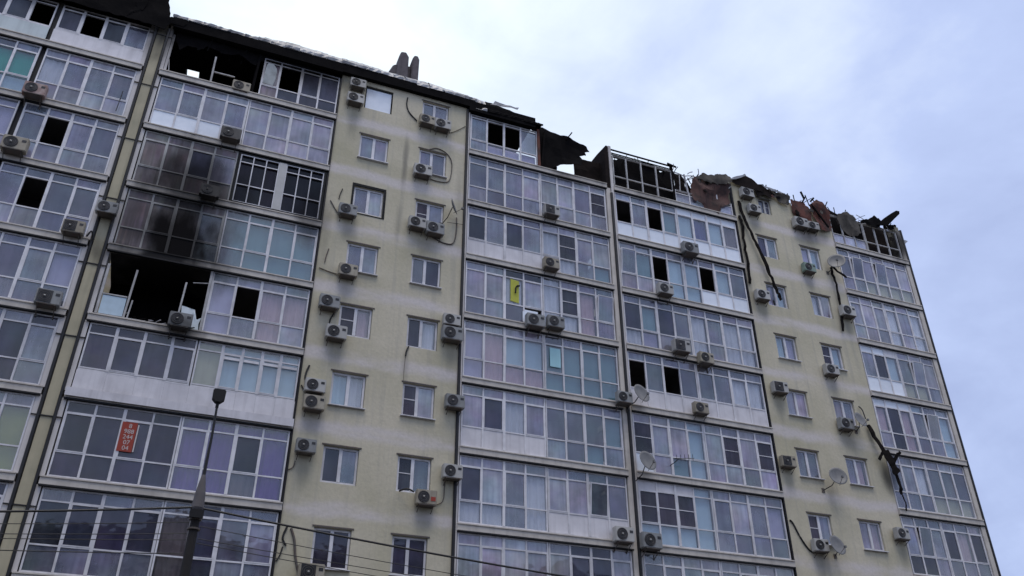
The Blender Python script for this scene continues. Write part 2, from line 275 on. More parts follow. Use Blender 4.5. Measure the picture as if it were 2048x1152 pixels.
# ---------------------------------------------------------------- mesh helpers
class MB:
    def __init__(s): s.v = []; s.f = []; s.m = []; s.mats = []
    def mi(s, m):
        if m not in s.mats: s.mats.append(m)
        return s.mats.index(m)
    def add(s, vs, fs, m):
        k = len(s.v); s.v += [tuple(q) for q in vs]; i = s.mi(m)
        for f in fs: s.f.append(tuple(k+a for a in f)); s.m.append(i)
        return s
    def box(s, x0, x1, y0, y1, z0, z1, m):
        return s.add([(x0,y0,z0),(x1,y0,z0),(x1,y1,z0),(x0,y1,z0),(x0,y0,z1),(x1,y0,z1),(x1,y1,z1),(x0,y1,z1)],
              [(0,3,2,1),(4,5,6,7),(0,1,5,4),(1,2,6,5),(2,3,7,6),(3,0,4,7)], m)
    def bar(s, p, q, w, d, m, twist=0):
        """rectangular bar from p to q"""
        p = Vector(p); q = Vector(q); t = (q-p).normalized()
        up = Vector((0, 1, 0)) if abs(t.y) < .9 else Vector((0, 0, 1))
        a = t.cross(up).normalized(); b = a.cross(t).normalized()
        if twist: rt = Matrix.Rotation(twist, 3, t); a = rt @ a; b = rt @ b
        vs = [c + a*i*w/2 + b*j*d/2 for c in (p, q) for i, j in ((-1,-1),(1,-1),(1,1),(-1,1))]
        return s.add(vs, [(0,3,2,1),(4,5,6,7),(0,1,5,4),(1,2,6,5),(2,3,7,6),(3,0,4,7)], m)
    def tube(s, pts, r, m, seg=6):
        pts = [Vector(p) for p in pts]; rs = r if isinstance(r, (list, tuple)) else [r]*len(pts); vs = []; fs = []
        for i, p in enumerate(pts):
            t = (pts[min(i+1, len(pts)-1)] - pts[max(i-1, 0)]).normalized()
            up = Vector((0, 0, 1)) if abs(t.z) < .9 else Vector((0, 1, 0))
            a = t.cross(up).normalized(); b = a.cross(t)
            vs += [p + (a*math.cos(2*math.pi*k/seg) + b*math.sin(2*math.pi*k/seg))*rs[i] for k in range(seg)]
        for i in range(len(pts)-1):
            for k in range(seg):
                fs.append((i*seg+k, i*seg+(k+1) % seg, (i+1)*seg+(k+1) % seg, (i+1)*seg+k))
        fs += [tuple(range(seg))[::-1], tuple((len(pts)-1)*seg+k for k in range(seg))]
        return s.add(vs, fs, m)
    def prism(s, poly, y0, y1, m):
        """outline in x/z pushed through from y0 to y1"""
        n = len(poly); vs = [(x, y0, z) for x, z in poly] + [(x, y1, z) for x, z in poly]
        return s.add(vs, [tuple(range(n))[::-1], tuple(range(n, 2*n))] + [(i, (i+1) % n, n+(i+1) % n, n+i) for i in range(n)], m)
    def mesh(s, name):
        me = bpy.data.meshes.new(name); me.from_pydata(s.v, [], s.f)
        for m in s.mats: me.materials.append(m)
        me.polygons.foreach_set('material_index', s.m); me.update()
        bm = bmesh.new(); bm.from_mesh(me); bmesh.ops.recalc_face_normals(bm, faces=bm.faces); bm.to_mesh(me); bm.free()
        return me
    def build(s, name, parent=None, loc=None):
        return link(name, s.mesh(name), parent, loc)
def link(name, me, parent=None, loc=None):
    o = bpy.data.objects.new(name, me); COL.objects.link(o)
    if parent: o.parent = parent
    if loc: o.location = loc
    return o
def empty(name, loc=(0, 0, 0), parent=None):
    o = bpy.data.objects.new(name, None); COL.objects.link(o); o.location = loc; o.empty_display_size = .2
    if parent: o.parent = parent
    return o
def tag(o, label, cat, group=None):
    o['label'] = label; o['category'] = cat
    if group: o['group'] = group
    return o
def structure(o): o['kind'] = 'structure'; return o
def smooth(o):
    for p in o.data.polygons: p.use_smooth = True
    return o
BOXC = {}
def box_obj(name, w, d, h, m, parent, loc):
    """piece sharing its mesh with every alike piece; loc is its centre"""
    k = (name, round(w, 3), round(d, 3), round(h, 3), m.name)
    if k not in BOXC: BOXC[k] = MB().box(-w/2, w/2, -d/2, d/2, -h/2, h/2, m).mesh(name)
    return link(name, BOXC[k], parent, loc)
BR_ = [0]
def sheet(name, poly, y, m, parent=None, amp=.12, cuts=4, thick=.015, freq=1.1, seed=0, tilt=0, ragged=.06):
    """crumpled, bent plate with the outline poly (x, z); y may be a function of x, z"""
    bm = bmesh.new()
    if not callable(y) and parent is BR_[0]:
        k = (30.485+y)/30.485; poly = [(4.017+(x-4.017)*k, 1.6+(z-1.6)*k) for x, z in poly]
    vs = [bm.verts.new((x, 0, z)) for x, z in poly]; f = bm.faces.new(vs)
    bmesh.ops.triangulate(bm, faces=[f])
    for _ in range(cuts):
        bmesh.ops.subdivide_edges(bm, edges=[e for e in bm.edges if e.calc_length() > .13], cuts=1, use_grid_fill=False)
        bmesh.ops.triangulate(bm, faces=list(bm.faces))
    for v in bm.verts:
        p = Vector((v.co.x*freq+seed*7.3, seed*3.1, v.co.z*freq))
        yy = y(v.co.x, v.co.z) if callable(y) else y
        v.co.y = yy + mnoise.noise(p)*amp + abs(mnoise.noise(p*.8+Vector((3, 1, 2))))*amp*1.3
        if ragged and v.is_boundary:
            v.co.x += mnoise.noise(p*5)*ragged; v.co.z += mnoise.noise(p*5+Vector((9, 0, 0)))*ragged
    me = bpy.data.meshes.new(name); bm.to_mesh(me); bm.free(); me.materials.append(m)
    o = link(name, me, parent); md = o.modifiers.new("thickness", 'SOLIDIFY'); md.thickness = thick
    return o

# ---------------------------------------------------------------- ground
gm = MB(); gm.add([(-600, -600, 0), (700, -600, 0), (700, 700, 0), (-600, 700, 0)], [(0, 1, 2, 3)], M['ground'])
structure(gm.build('ground'))

# ---------------------------------------------------------------- the block across the street (mirrored in the lower panes)
FB = empty('facing_building', (8, -66, 0)); tag(FB, 'facing apartment block mirrored as dark silhouettes in the lowest windows', 'building')
fwall = mat('facing_wall', (.26, .24, .22), .9, .4, None, .3, .3, soot=False)
MB().box(-48, 52, -12, 0, 0, 27.5, fwall).build('wall', FB)
for x0, x1, h in ((-30, -24, 30.2), (-6, 1, 30.6), (6, 9, 29.2), (20, 27, 30.4), (40, 44, 29.5)):
    MB().prism([(x0, 27.5), (x1, 27.5), (x1, h-.8), ((x0+x1)/2, h), (x0, h-.8)], -9, -3, fwall).build('stair_head', FB)
for k in range(9):
    MB().box(-47, 51, -.02, .03, 1.2+k*3, 2.7+k*3, M['dark']).build('window_band', FB)

# ---------------------------------------------------------------- the apartment block
TOP = 31.86
def L(n): return TOP - 3.0*n          # underside of the slab edge above storey n
HOUSE = empty('apartment_building', (18, 6, 0))
tag(HOUSE, 'long olive and grey apartment block with glazed balconies and a burnt roof', 'building')
HOUSE_INV = HOUSE.location.copy()
class Parented:
    """parts are given in world coordinates; this shifts them under the house"""
    pass
def hpart(o): o.parent = HOUSE; o.location = Vector(o.location) - HOUSE_INV; return o

BAYS = dict(A=(-8.15, -.80), B=(.02, 7.46), D=(13.88, 21.15), E=(21.62, 28.84), H=(35.38, 40.24))
# slabs, slab edges, balcony rear walls
for bay, (u0, u1) in BAYS.items():
    for n in range(0, 9):
        z = L(n)
        if n == 0: continue
        mb = MB()
        jit = random.uniform(-.012, .012)
        a = u0 - (.12 if bay in 'AB' else .0); b = u1 + (.05 if bay != 'A' else .0)
        if bay == 'H': b = 40.5
        # downstand and a thin cap
        mb.box(a, b, -.13+jit, .12, z, z+.27, M['slab']); mb.box(a, b, -.165+jit, -.13+jit, z+.225, z+.27, M['slab'])
        o = hpart(mb.build('slab_edge'))
        MB().box(a+.01, b-.01, -.145, .0, z-.055, z-.002, M['dark']).build('shadow_strip', o)  # black strip painting in the shade under the slab edge
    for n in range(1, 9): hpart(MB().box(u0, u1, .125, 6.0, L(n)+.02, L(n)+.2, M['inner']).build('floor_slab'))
    for n in range(0, 9):
        if n == 0 and bay in 'DEH': continue
        y = 5.5 if n == 0 else (4.5 if (bay == 'B' and n == 4) else 2.3)
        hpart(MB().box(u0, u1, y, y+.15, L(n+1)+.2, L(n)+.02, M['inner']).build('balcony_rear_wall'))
# party walls between bays (seen through the glass)
for u in (-8.3, -4.49, -.72, 3.73, 17.57, 25.2, 37.75):
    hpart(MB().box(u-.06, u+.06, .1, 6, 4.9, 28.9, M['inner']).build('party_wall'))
# lower storeys, not in view
mb = MB(); mb.box(-8.3, 40.6, 0.02, 14, 0, 4.86, M['stucco']); hpart(mb.build('base_wall'))
for q in ((-8.3, 40.6, 13.7, 14, 4.86, 31.5), (40.32, 40.6, .03, 13.7, 4.86, 31.6), (-8.6, -8.31, .03, 13.7, 4.86, 31.9)):
    hpart(MB().box(*q, M['stucco']).build('outer_wall'))
# pilasters and fins beside the bays
mb = MB(); mb.box(-.62, -.26, -.06, .3, 4.86, 31.9, M['olive']); hpart(mb.build('pilaster'))
for u in (-.70, -.20):
    mb = MB(); mb.tube([(u, -.07, 4.9), (u, -.07, 18), (u+.01, -.07, 31.6)], .055, M['pipe'], 8); hpart(mb.build('drainpipe'))
for n in range(0, 8):
    for u0, u1 in ((-.16, .0), (-.92, -.76)):
        mb = MB(); mb.box(u0, u1, -.05, .3, L(n+1)+.275, L(n)-.003, M['fin']); hpart(mb.build('balcony_fin'))
    mb = MB(); mb.box(-.92, .03, -.095, -.065, L(n)-.74, L(n)-.70, M['pipe']); hpart(mb.build('pipe_clamp'))
mb = MB(); mb.box(21.16, 21.40, -.10, .3, 4.86, 28.9, M['slab']); hpart(mb.build('pilaster')); hpart(MB().box(21.22, 21.42, -.06, .3, 28.905, 31.4, M['charbrown']).build('charred_pier'))
mb = MB(); mb.box(21.47, 21.61, -.08, .3, 4.86, 31.75, M['fin']); hpart(mb.build('pilaster'))
mb = MB(); mb.tube([(21.435, -.11, 4.9), (21.435, -.11, 28.6)], .075, M['pipe'], 8); hpart(mb.build('drainpipe'))
mb = MB(); mb.tube([(13.76, -.07, 4.9), (13.76, -.07, 31.6)], .068, M['pipe'], 8); hpart(mb.build('drainpipe'))
mb = MB(); mb.box(13.81, 13.88, -.08, .2, 4.86, 31.6, M['fin']); hpart(mb.build('pilaster'))
mb = MB(); mb.box(40.25, 40.50, -.10, .2, 4.86, 31.2, M['slab']); hpart(mb.build('pilaster'))
mb = MB(); mb.tube([(40.58, -.06, 4.9), (40.58, -.06, 31.3)], .085, M['pipe'], 8); hpart(mb.build('drainpipe'))
for u in (7.505, 28.885):
    mb = MB(); mb.box(u-.035, u+.033, -.09, .1, 4.86, 31.4, M['dark']); hpart(mb.build('expansion_joint'))

# ---------------------------------------------------------------- plaster walls with windows
def wall_holes(mb, u0, u1, z0, z1, y0, y1, holes, m):
    us = sorted({u0, u1} | {h[0] for h in holes} | {h[1] for h in holes})
    zs = sorted({z0, z1} | {h[2] for h in holes} | {h[3] for h in holes})
    for i in range(len(us)-1):
        run = None
        for j in range(len(zs)-1):
            a, b, c, d = us[i], us[i+1], zs[j], zs[j+1]
            solid = not any(h[0] <= a and h[1] >= b and h[2] <= c and h[3] >= d for h in holes)
            if solid: run = (run[0], d) if run else (c, d)
            if (not solid or j == len(zs)-2) and run:
                mb.box(a, b, y0, y1, run[0], run[1], m); run = None
CL, CR, GLW, GRW = (8.70, 10.02), (11.49, 12.80), (30.09, 31.32), (32.88, 34.12)
holesC = [(w[0], w[1], L(n)-1.80, L(n)-.40) for n in range(0, 9) for w in (CL, CR)]
holesG = [(w[0], w[1], L(n)-1.85, L(n)-.52) for n in range(1, 9) for w in (GLW, GRW)] + [(30.6, 31.4, 29.95, 30.95)]
mb = MB(); wall_holes(mb, 7.54, 13.74, 4.86, 31.9, -.03, .3, holesC, M['stucco']); hpart(mb.build('plaster_wall'))
mb = MB(); wall_holes(mb, 28.92, 35.36, 4.86, 31.0, -.03, .3, [h for h in holesG if h[3] < 31] , M['stucco'])
mb.prism([(28.92, 31.0), (32.9, 31.0), (32.85, 31.2), (32.3, 31.28), (31.9, 31.55), (31.3, 31.7), (30.6, 31.62), (29.8, 31.78), (28.95, 31.74)], -.03, .3, M['stucco'])
hpart(mb.build('plaster_wall'))
for a, b, top in ((7.54, 13.74, 31.7), (28.92, 35.36, 30.9)):
    hpart(MB().box(a, b, 3.2, 3.3, 4.9, top, M['inner']).build('room_wall'))
    for n in range(1, 9): hpart(MB().box(a, b, .31, 3.19, L(n)+.02, L(n)+.2, M['inner']).build('floor_slab'))

def curtain(parent, name, u0, u1, z0, z1, y, m, folds=True):
    mb = MB(); n = max(2, int((u1-u0)/.07)) if folds else 2; vs = []
    ph = random.random()*6
    for i in range(n+1):
        u = u0 + (u1-u0)*i/n; dy = (.035*math.sin(i*1.7+ph)+.02*math.sin(i*.6+ph)) if folds else 0
        vs += [(u, y+dy, z0), (u, y+dy*.6, z1)]
    mb.add(vs, [(2*i, 2*i+2, 2*i+3, 2*i+1) for i in range(n)], m)
    return mb.build(name, parent)

def window(u0, u1, z0, z1, codes='cc', split=.5, sill=True, tilt=None, frame='frame', surround=False):
    w = u1-u0; h = z1-z0; root_loc = ((u0+u1)/2, .0, z0)
    mb = MB(); f = M[frame]; t = .075; ys = (.06, .14)
    x0, x1, zz0, zz1 = -w/2+.015, w/2-.015, .015, h-.015
    mb.box(x0, x1, *ys, zz0, zz0+t, f); mb.box(x0, x1, *ys, zz1-t, zz1, f)
    mb.box(x0, x0+t, *ys, zz0+t, zz1-t, f); mb.box(x1-t, x1, *ys, zz0+t, zz1-t, f)
    xs = x0 + (x1-x0)*split
    mb.box(xs-.06, xs+.06, ys[0]-.012, ys[1], zz0+t, zz1-t, f)
    o = hpart(mb.build('window', None, root_loc))
    ex = [(x0+t, xs-.06), (xs+.06, x1-t)]
    for (a, b), c in zip(ex, codes):
        if c == 'O': continue
        g = c.lower() if c in 'gcdns' else 'clear'
        p = box_obj('pane', b-a, .012, zz1-zz0-2*t, GL[g], o, ((a+b)/2, .1, (zz0+zz1)/2))
        if c == 'n':
            box_obj('net_rail', b-a, .02, .035, M['frame'], o, ((a+b)/2, .085, (zz0+zz1)/2+.05))
        if g == 'clear': curtain(o, 'curtain', a, b, zz0+t, zz1-t, .22, CUR[c])
        if tilt == c: p.rotation_euler.x = R(9)
    if sill: box_obj('sill', w+.10, .16, .03, M['frame'], o, (0, -.065, -.02))
    if not surround: box_obj('lintel_strip', w+.14, .05, .05, M['rackm'], o, (0, -.035, h+.03))
    if surround:
        mb = MB()
        for a, b, c, d in ((-w/2-.09, w/2+.09, h, h+.13), (-w/2-.09, -w/2, .35, h), (w/2, w/2+.1, -.02, h), (-w/2+.25, w/2+.1, -.08, -.037)):
            mb.box(a, b, -.05, .0, c, d, M['foam'])
        mb.build('sealant_surround', o)
    return o
CWL = ['--', 'cg', 'cg', 'cc', 'nk', 'bG', 'dc', 'dd']; CWR = ['cc', 'cc', 'nc', 'cd', 'dG', 'ng', 'nc', 'dd']
for n in range(8):
    for wn, codes in ((CL, CWL), (CR, CWR)):
        c = codes[n]; z1, z0 = L(n)-.40, L(n)-1.80
        if c == '--':   # frame burnt out, opening closed with a sheet
            o = hpart(MB().box(-.64, .64, .05, .06, .03, 1.36, M['film']).build('window', None, (9.36, 0, z0)))
            MB().box(-.655, -.60, .02, .12, 0.01, 1.39, M['foam']).box(.60, .655, .02, .12, .01, 1.39, M['foam']).box(-.60, .60, .02, .12, 1.30, 1.39, M['foam']).build('charred_frame', o)
            continue
        window(wn[0], wn[1], z0, z1, c, .46 if wn is CR else .5, sill=(n % 2 == 1), surround=(n == 2 and wn is CL))
GWL = [None, 'dc', 'lb', 'bl', 'gg', 'cc', 'nc', 'cc']; GWR = [None, 'lb', 'Gg', 'nb', 'gc', 'ck', 'gk', 'cc']
for n in range(1, 8):
    window(*GLW, L(n)-1.85, L(n)-.52, GWL[n], .48, sill=n > 2)
    window(*GRW, L(n)-1.85, L(n)-.52, GWR[n], .48, sill=n > 2, tilt='g' if n == 2 else None)
window(30.6, 31.4, 29.95, 30.95, 'dn', .55, sill=False, frame='framed')

# ---------------------------------------------------------------- balcony glazing
CURT_CODES = set('Gkvlteyobpx')
def glazing(bay, n, us, rows, zt, rail, trans, zb, frame='frame', name='balcony_glazing', heavy=(), open_tilt=(), noframe=False):
    """us: column edges; rows: (top, main, lower) code strings; returns the part"""
    f = M[frame]; u0, u1 = us[0], us[-1]; cx = (u0+u1)/2; mb = MB(); y0, y1 = -.035, .035
    zs = [zb, rail, trans, zt]
    mb.box(u0-cx, u1-cx, y0, y1, 0, .055, f); mb.box(u0-cx, u1-cx, y0, y1, zt-zb-.05, zt-zb, f)
    half = []
    for i, u in enumerate(us):
        w = .055 if i in (0, len(us)-1) else (.052 if i in heavy else .034) + random.uniform(-.003, .004)
        a, b = u-w, u+w
        if i == 0: a, b = u, u+w
        if i == len(us)-1: a, b = u-w, u
        half.append((a, b)); mb.box(a-cx, b-cx, y0-(.012 if i in heavy else .004), y1, .055, zt-zb-.05, f)
    cells = []
    for i in range(len(us)-1):
        a, b = half[i][1], half[i+1][0]
        for zi, zc in ((1, rail), (2, trans)):
            mb.box(a-cx, b-cx, y0, y1, zc-zb-.026, zc-zb+.026, f)
        if n*7+i*3+len(bay) & 1 and rows[1][i] not in 'oO-':      # an opening sash has a second frame
            q = .032; za, zc_ = rail+.026-zb, trans-.026-zb
            mb.box(a-cx, a+q-cx, y0-.01, y1, za, zc_, f); mb.box(b-q-cx, b-cx, y0-.01, y1, za, zc_, f)
            mb.box(a+q-cx, b-q-cx, y0-.01, y1, za, za+q, f); mb.box(a+q-cx, b-q-cx, y0-.01, y1, zc_-q, zc_, f)
        cells.append((a, b))
    part = hpart(mb.build(name, None, (cx, .0, zb)))
    spans = [(trans+.026, zt-.05, 'top_pane'), (rail+.026, trans-.026, 'pane'), (zb+.055, rail-.026, 'lower_pane')]
    for i, (a, b) in enumerate(cells):
        for r, (z0, z1, nm) in enumerate(spans):
            c = rows[r][i]
            if c in 'O-': continue
            w, h = b-a, z1-z0; loc = ((a+b)/2-cx, .0, (z0+z1)/2-zb)
            if c == 'w': box_obj('spandrel_panel', w, .03, h, M['panel'], part, loc); continue
            if c == 'W': box_obj('film_covered_pane', w, .012, h, M['film'], part, loc); continue
            g = c if c in 'gcdns' else 'clear'
            if c == 'D': g = 'c'
            p = box_obj(nm, w, .012, h, GL[g], part, loc)
            if c == 'n' and r == 1: box_obj('net_rail', w, .02, .03, f, part, (loc[0], -.02, loc[2]+.02))
            if c == 'D':
                p.rotation_euler.x = R(7); p.location.y = -.10
                q = MB(); e_ = .05
                q.box(-w/2, w/2, -.02, .02, -h/2, -h/2+e_, f).box(-w/2, w/2, -.02, .02, h/2-e_, h/2, f).box(-w/2, -w/2+e_, -.02, .02, -h/2+e_, h/2-e_, f).box(w/2-e_, w/2, -.02, .02, -h/2+e_, h/2-e_, f)
                so = q.build('tilted_sash', part, (loc[0], -.10, loc[2])); so.rotation_euler.x = R(7)
    # curtains, merged over neighbours of one colour
    i = 0; ncol = len(cells)
    sig = lambda i: tuple(rows[r][i] for r in range(3))
    while i < ncol:
        j = i
        while j+1 < ncol and sig(j+1) == sig(i): j += 1
        r = 0; s = sig(i)
        while r < 3:
            q = r
            while q+1 < 3 and s[q+1] == s[r]: q += 1
            if s[r] in CURT_CODES:
                curtain(part, 'curtain' if s[r] in 'Gkvpx' else 'blind', cells[i][0]-cx, cells[j][1]-cx, spans[q][0]-zb, spans[r][1]-zb, .12, CUR[s[r]], s[r] in 'Gkvpx')
            r = q+1
        i = j+1
    return part
def edges(a, b, k): return [a+(b-a)*i/k for i in range(k+1)]
def std(n): return dict(zt=L(n)-.06, trans=L(n)-.48, rail=L(n)-1.85, zb=L(n)-2.70)
UN = {}
A_R, A_L = (-4.40, -.93), (-8.1, -4.60)
B_L, B_R, D_L, D_R, E_L, E_R, H_L, H_R = (.05, 3.72), (3.74, 7.44), (13.92, 17.56), (17.58, 21.12), (21.65, 25.19), (25.21, 28.80), (35.40, 37.74), (37.76, 40.22)
SPEC = {
 ('A', A_R): {1: 'gggg/Gccc/gggg', 2: 'cccc/cOcc/gggg', 3: 'cccc/cOcc/ggcc', 4: 'cccc/cccl/cccc', 5: 'dccd/ccdc/ccdc', 6: 'cccg/ccoo/ccoo', 7: 'dddd/dddd/dddd'},
 ('A', A_L): {1: 'cccc/eeee/bbbb', 2: 'cccl/cccl/gggg', 3: 'cccc/cccc/cccc', 4: 'cccc/cccc/cccc', 5: 'cccc/cccc/cccc', 6: 'cccc/cccc/cccc', 7: 'dddd/dddd/dddd'},
 ('B', B_L): {1: 'cggg/ccgc/WWWc', 2: 'ssss/ssdg/ssss', 3: 'ssss/sssG/sssG', 6: 'dddd/dddd/dddd', 7: 'pdcp/dddd/cccc'},
 ('B', B_R): {1: 'gggg/gggg/gggg', 3: 'tttt/tttt/tttt', 4: 'llgg/lOkk/lckg', 6: 'vvvv/vvdv/vvpv', 7: 'pdcc/pdcc/pdcc'},
 ('D', D_L): {1: 'gccc/cccg/cccc', 2: 'gcgc/dcdc/wwww', 3: 'ccdd/ggGg/ccc-', 4: 'cGgg/lkbb/lkkk', 5: 'gggg/gdGg/wwww', 6: 'gggg/dgcG/GGcG', 7: 'gggg/gggg/gggg'},
 ('D', D_R): {1: 'gggg/ggcn/cggg', 2: 'gggc/Gncg/wGct', 3: 'Gggc/GnkD/GGkc', 4: 'cctt/tttt/tttt', 5: 'gggg/ccct/cctc', 6: 'gccc/ggDc/wwww', 7: 'gddg/gddg/gddg'},
 ('E', E_L): {1: 'gcgc/OcOt/WWWW', 2: 'gGcg/DtOb/gggb', 3: 'cccc/dtdc/GlgG', 4: 'cccc/OcOc/wwww', 5: 'gggb/nggb/Wgtb', 6: 'wwwb/nnnb/bbbb', 7: 'ccgg/cccc/cccc'},
 ('E', E_R): {1: 'WWWW/bxbp/WWWW', 2: 'cgbc/bObc/bWWW', 3: 'ccgg/GcGG/GgGG', 4: 'gccg/ccGG/wwww', 5: 'gggg/gngn/gggg', 6: 'gcgg/cgcl/cccc', 7: 'gckg/cccc/cccc'},
 ('H', H_L): {1: 'cgc/cDc/ccy', 2: 'ggy/ggg/ggg', 3: 'WWw/cdb/WWW', 4: 'WWW/kdk/gdk', 5: 'ggg/cgG/ccc', 6: 'gcc/cDc/ddc', 7: 'ccc/ddd/ccc'},
 ('H', H_R): {1: 'ggg/Dcg/yyy', 2: 'GgG/GcG/GgG', 3: 'ggg/cDg/yyc', 4: 'bcG/cDb/ccb', 5: 'ggg/ccc/yyy', 6: 'cck/dkd/ccc', 7: 'ccc/ddd/ccc'},
}
for (bay, (u0, u1)), fl in SPEC.items():
    for n, s in fl.items():
        rows = s.split('/'); k = len(rows[0])
        glazing(bay, n, edges(u0, u1, k), rows, heavy=(2,) if k == 4 else (), frame='framed' if (bay == 'B' and u0 < 1 and n in (2, 3)) else 'frame', **std(n))

# storey 3, left of the burnt bay: security grille over a dark balcony
def grille_unit():
    z = std(2); zt, zb = L(2)-.10, L(2)-2.62
    mb = MB()
    for a, b, c, d in ((3.74, 7.44, zt-.05, zt), (3.74, 7.44, zb-.22, zb), (3.74, 3.84, zb, zt-.05), (7.34, 7.44, zb, zt-.05)):
        mb.box(a-5.59, b-5.59, -.10, .06, c-zb, d-zb, M['foam'])
    part = hpart(mb.build('balcony_glazing', None, (5.59, 0, zb))); H = zt-zb-.06
    for u0, u1 in ((-1.73, -.16), (.16, 1.73)):
        g = MB(); f = M['frame']
        for i in range(4):
            u = u0+(u1-u0)*i/3; w = .028 if i in (0, 3) else .022
            g.box(u-w, u+w, -.075, -.035, .0, H, f)
        for zz in (.0, .88, H-.42, H-.045):
            g.box(u0, u1, -.07, -.04, zz, zz+.045, f)
        g.build('security_grille', part)
        for i in range(3):
            a, b = u0+(u1-u0)*i/3+.03, u0+(u1-u0)*(i+1)/3-.03
            for z0, z1, nm in ((.05, .88, 'lower_pane'), (.93, H-.43, 'pane'), (H-.37, H-.05, 'top_pane')):
                box_obj(nm, b-a, .012, z1-z0, GL['z'], part, ((a+b)/2, .03, (z0+z1)/2))
    MB().box(-.155, .155, -.09, .05, 0, zt-zb-.05, M['framed']).build('centre_post', part)
grille_unit()

# storey 5 left bay: burnt out balcony
def burnt_unit():
    zb, zt = L(4)-2.70, L(4)-.06
    mb = MB(); f = M['cleanf']
    mb.box(-1.83, -1.74, -.04, .04, 0, zt-zb-.5, f)
    mb.bar((-.86, 0, .03), (-.80, .02, 2.1), .07, .06, f); mb.bar((.92, .0, .03), (.97, 0, 1.95), .065, .06, f)
    mb.box(1.75, 1.84, -.04, .04, 0, zt-zb, f)
    mb.box(-1.74, -.90, -.03, .03, .86, .91, f); mb.box(-1.83, 1.0, -.04, .04, -.02, .05, f)
    mb.bar((1.2, .05, 2.02), (1.78, .02, 2.10), .03, .05, f); mb.bar((-1.7, .02, .05), (-.75, .3, .42), .03, .03, f); mb.bar((-.74, 0, .05), (-.70, 0, .80), .05, .05, f)
    part = hpart(mb.build('balcony_glazing', None, (1.89, 0, zb))); part['label'] = 'burnt out balcony front with a few bent white posts'
    box_obj('film_covered_pane', .80, .012, .76, mat('bluish_panel', (.48, .60, .68), .5, .4, (.3, .38, .42), 3, .3, soot=False), part, (-1.31, 0, .46))
    sheet('broken_panel', [(1.0, .05), (1.72, .05), (1.74, .55), (1.62, .50), (1.5, .55), (1.42, .7), (1.46, .86), (1.2, .92), (1.02, .95)], 0, mat('broken_panel_white', (.62, .68, .70), .6, .3, None, 3, .2, soot=False), part, amp=.01, cuts=1)
    d = MB()
    for i in range(26):
        x = random.uniform(-.6, 1.3); a = random.uniform(-.6, .6); l = random.uniform(.1, .35); zz = random.uniform(.02, .2)
        d.bar((x, random.uniform(-.06, .25), zz), (x+l*math.cos(a), random.uniform(-.06, .25), zz+abs(l*math.sin(a))*.6), .02, .05, M['char'] if i % 4 else M['panel'])
    d.build('debris_pile', part)
    b = MB(); b.box(-1.8, 1.8, 2.2, 2.3, .2, 2.6, M['char']).box(-1.8, 1.8, .2, 2.2, .0, .02, M['char']); b.build('burnt_lining', part)
burnt_unit()

# storey 6: wide white-framed windows over a white parapet, pale blue ones beside it
def parapet_units():
    z = std(5)
    glazing('B', 5, [.05, .98, 1.92, 2.86, 3.70], ('dddd', 'dddd', '----'), L(5)-.06, L(5)-1.80, L(5)-.46, L(5)-1.90, heavy=(1, 2, 3))
    u = [3.74, 4.62, 5.34, 6.05, 6.74, 7.44]
    glazing('B', 5, u, ('ybbbb', 'ybbbb', '-----'), L(5)-.06, L(5)-1.80, L(5)-.42, L(5)-1.90, heavy=(1, 2, 3, 4))
    for i, (a, b) in enumerate(((.03, 1.0), (1.0, 1.95), (1.95, 2.9), (2.9, 3.73), (3.73, 4.62), (4.62, 5.34), (5.34, 6.05), (6.05, 6.74), (6.74, 7.46))):
        hpart(box_obj('spandrel_panel', b-a-.004, .03, .80, M['panel'], None, ((a+b)/2, -.02+(i % 2)*.004, L(5)-2.30)))
    hpart(box_obj('parapet_cladding', 7.6, .03, .30, M['panel'], None, (3.70, -.19, L(6)+.20)))
    for i in range(4): hpart(box_obj('blind_box', .55, .06, .10, M['frame'], None, (4.98+i*.70, -.05, L(5)-.62)))
parapet_units()

# ---------------------------------------------------------------- top storey
z0t, r0t = L(0)-2.66, L(0)-2.02
# far left bay: framed windows over a white parapet
glazing('A', 0, edges(*A_R, 4), ('OOdO', 'dOdc', '----'), L(0)-.45, L(0)-1.86, L(0)-.66, L(0)-1.94, heavy=(1, 2, 3))
glazing('A', 0, edges(*A_L, 4), ('OOOO', 'dddO', '----'), L(0)-.45, L(0)-1.86, L(0)-.66, L(0)-1.94, heavy=(1, 2, 3))
hpart(box_obj('spandrel_panel', 3.55, .05, .78, M['panel'], None, (-2.66, -.01, L(0)-2.32)))
hpart(box_obj('spandrel_panel', 3.45, .05, .78, mat('pale_parapet', (.56, .62, .62), .6, .4, None, 1.2, .3), None, (-6.33, -.01, L(0)-2.32)))
mb = MB(); mb.box(-4.59, -4.42, .06, .3, 4.86, 31.6, M['dark']); hpart(mb.build('expansion_joint'))
# bay beside it: glazing half burnt away
g0 = glazing('B', 0, [4.0, 4.77, 5.72, 6.58, 7.44], ('OOOO', 'sOdd', 'sddd'), L(0)-.40, r0t, L(0)-.62, z0t, heavy=(2,))
f = M['frame']
CLEANF = M['cleanf']
hpart(MB().bar((1.97, 0, z0t), (1.95, .0, z0t+1.55), .075, .06, CLEANF).build('bent_post'))
hpart(MB().box(2.02, 2.9, -.03, .03, r0t, r0t+.05, CLEANF).build('bent_rail'))
hpart(MB().box(.02, .12, -.04, .04, z0t, z0t+2.2, M['fin']).build('bent_post'))
hpart(MB().bar((.25, .05, z0t), (.12, .05, z0t+.75), .035, .03, CLEANF).build('bent_post'))
hpart(MB().bar((3.72, .02, z0t), (3.78, .02, 31.6), .10, .08, M['char']).build('bent_post'))
sheet('torn_pane', [(4.06, 29.95), (4.55, 29.9), (4.62, 30.5), (4.58, 31.0), (4.4, 31.2), (4.15, 31.18), (4.1, 30.6)], -.05, M['ghost'], amp=.03, cuts=2, ragged=.03).parent = HOUSE
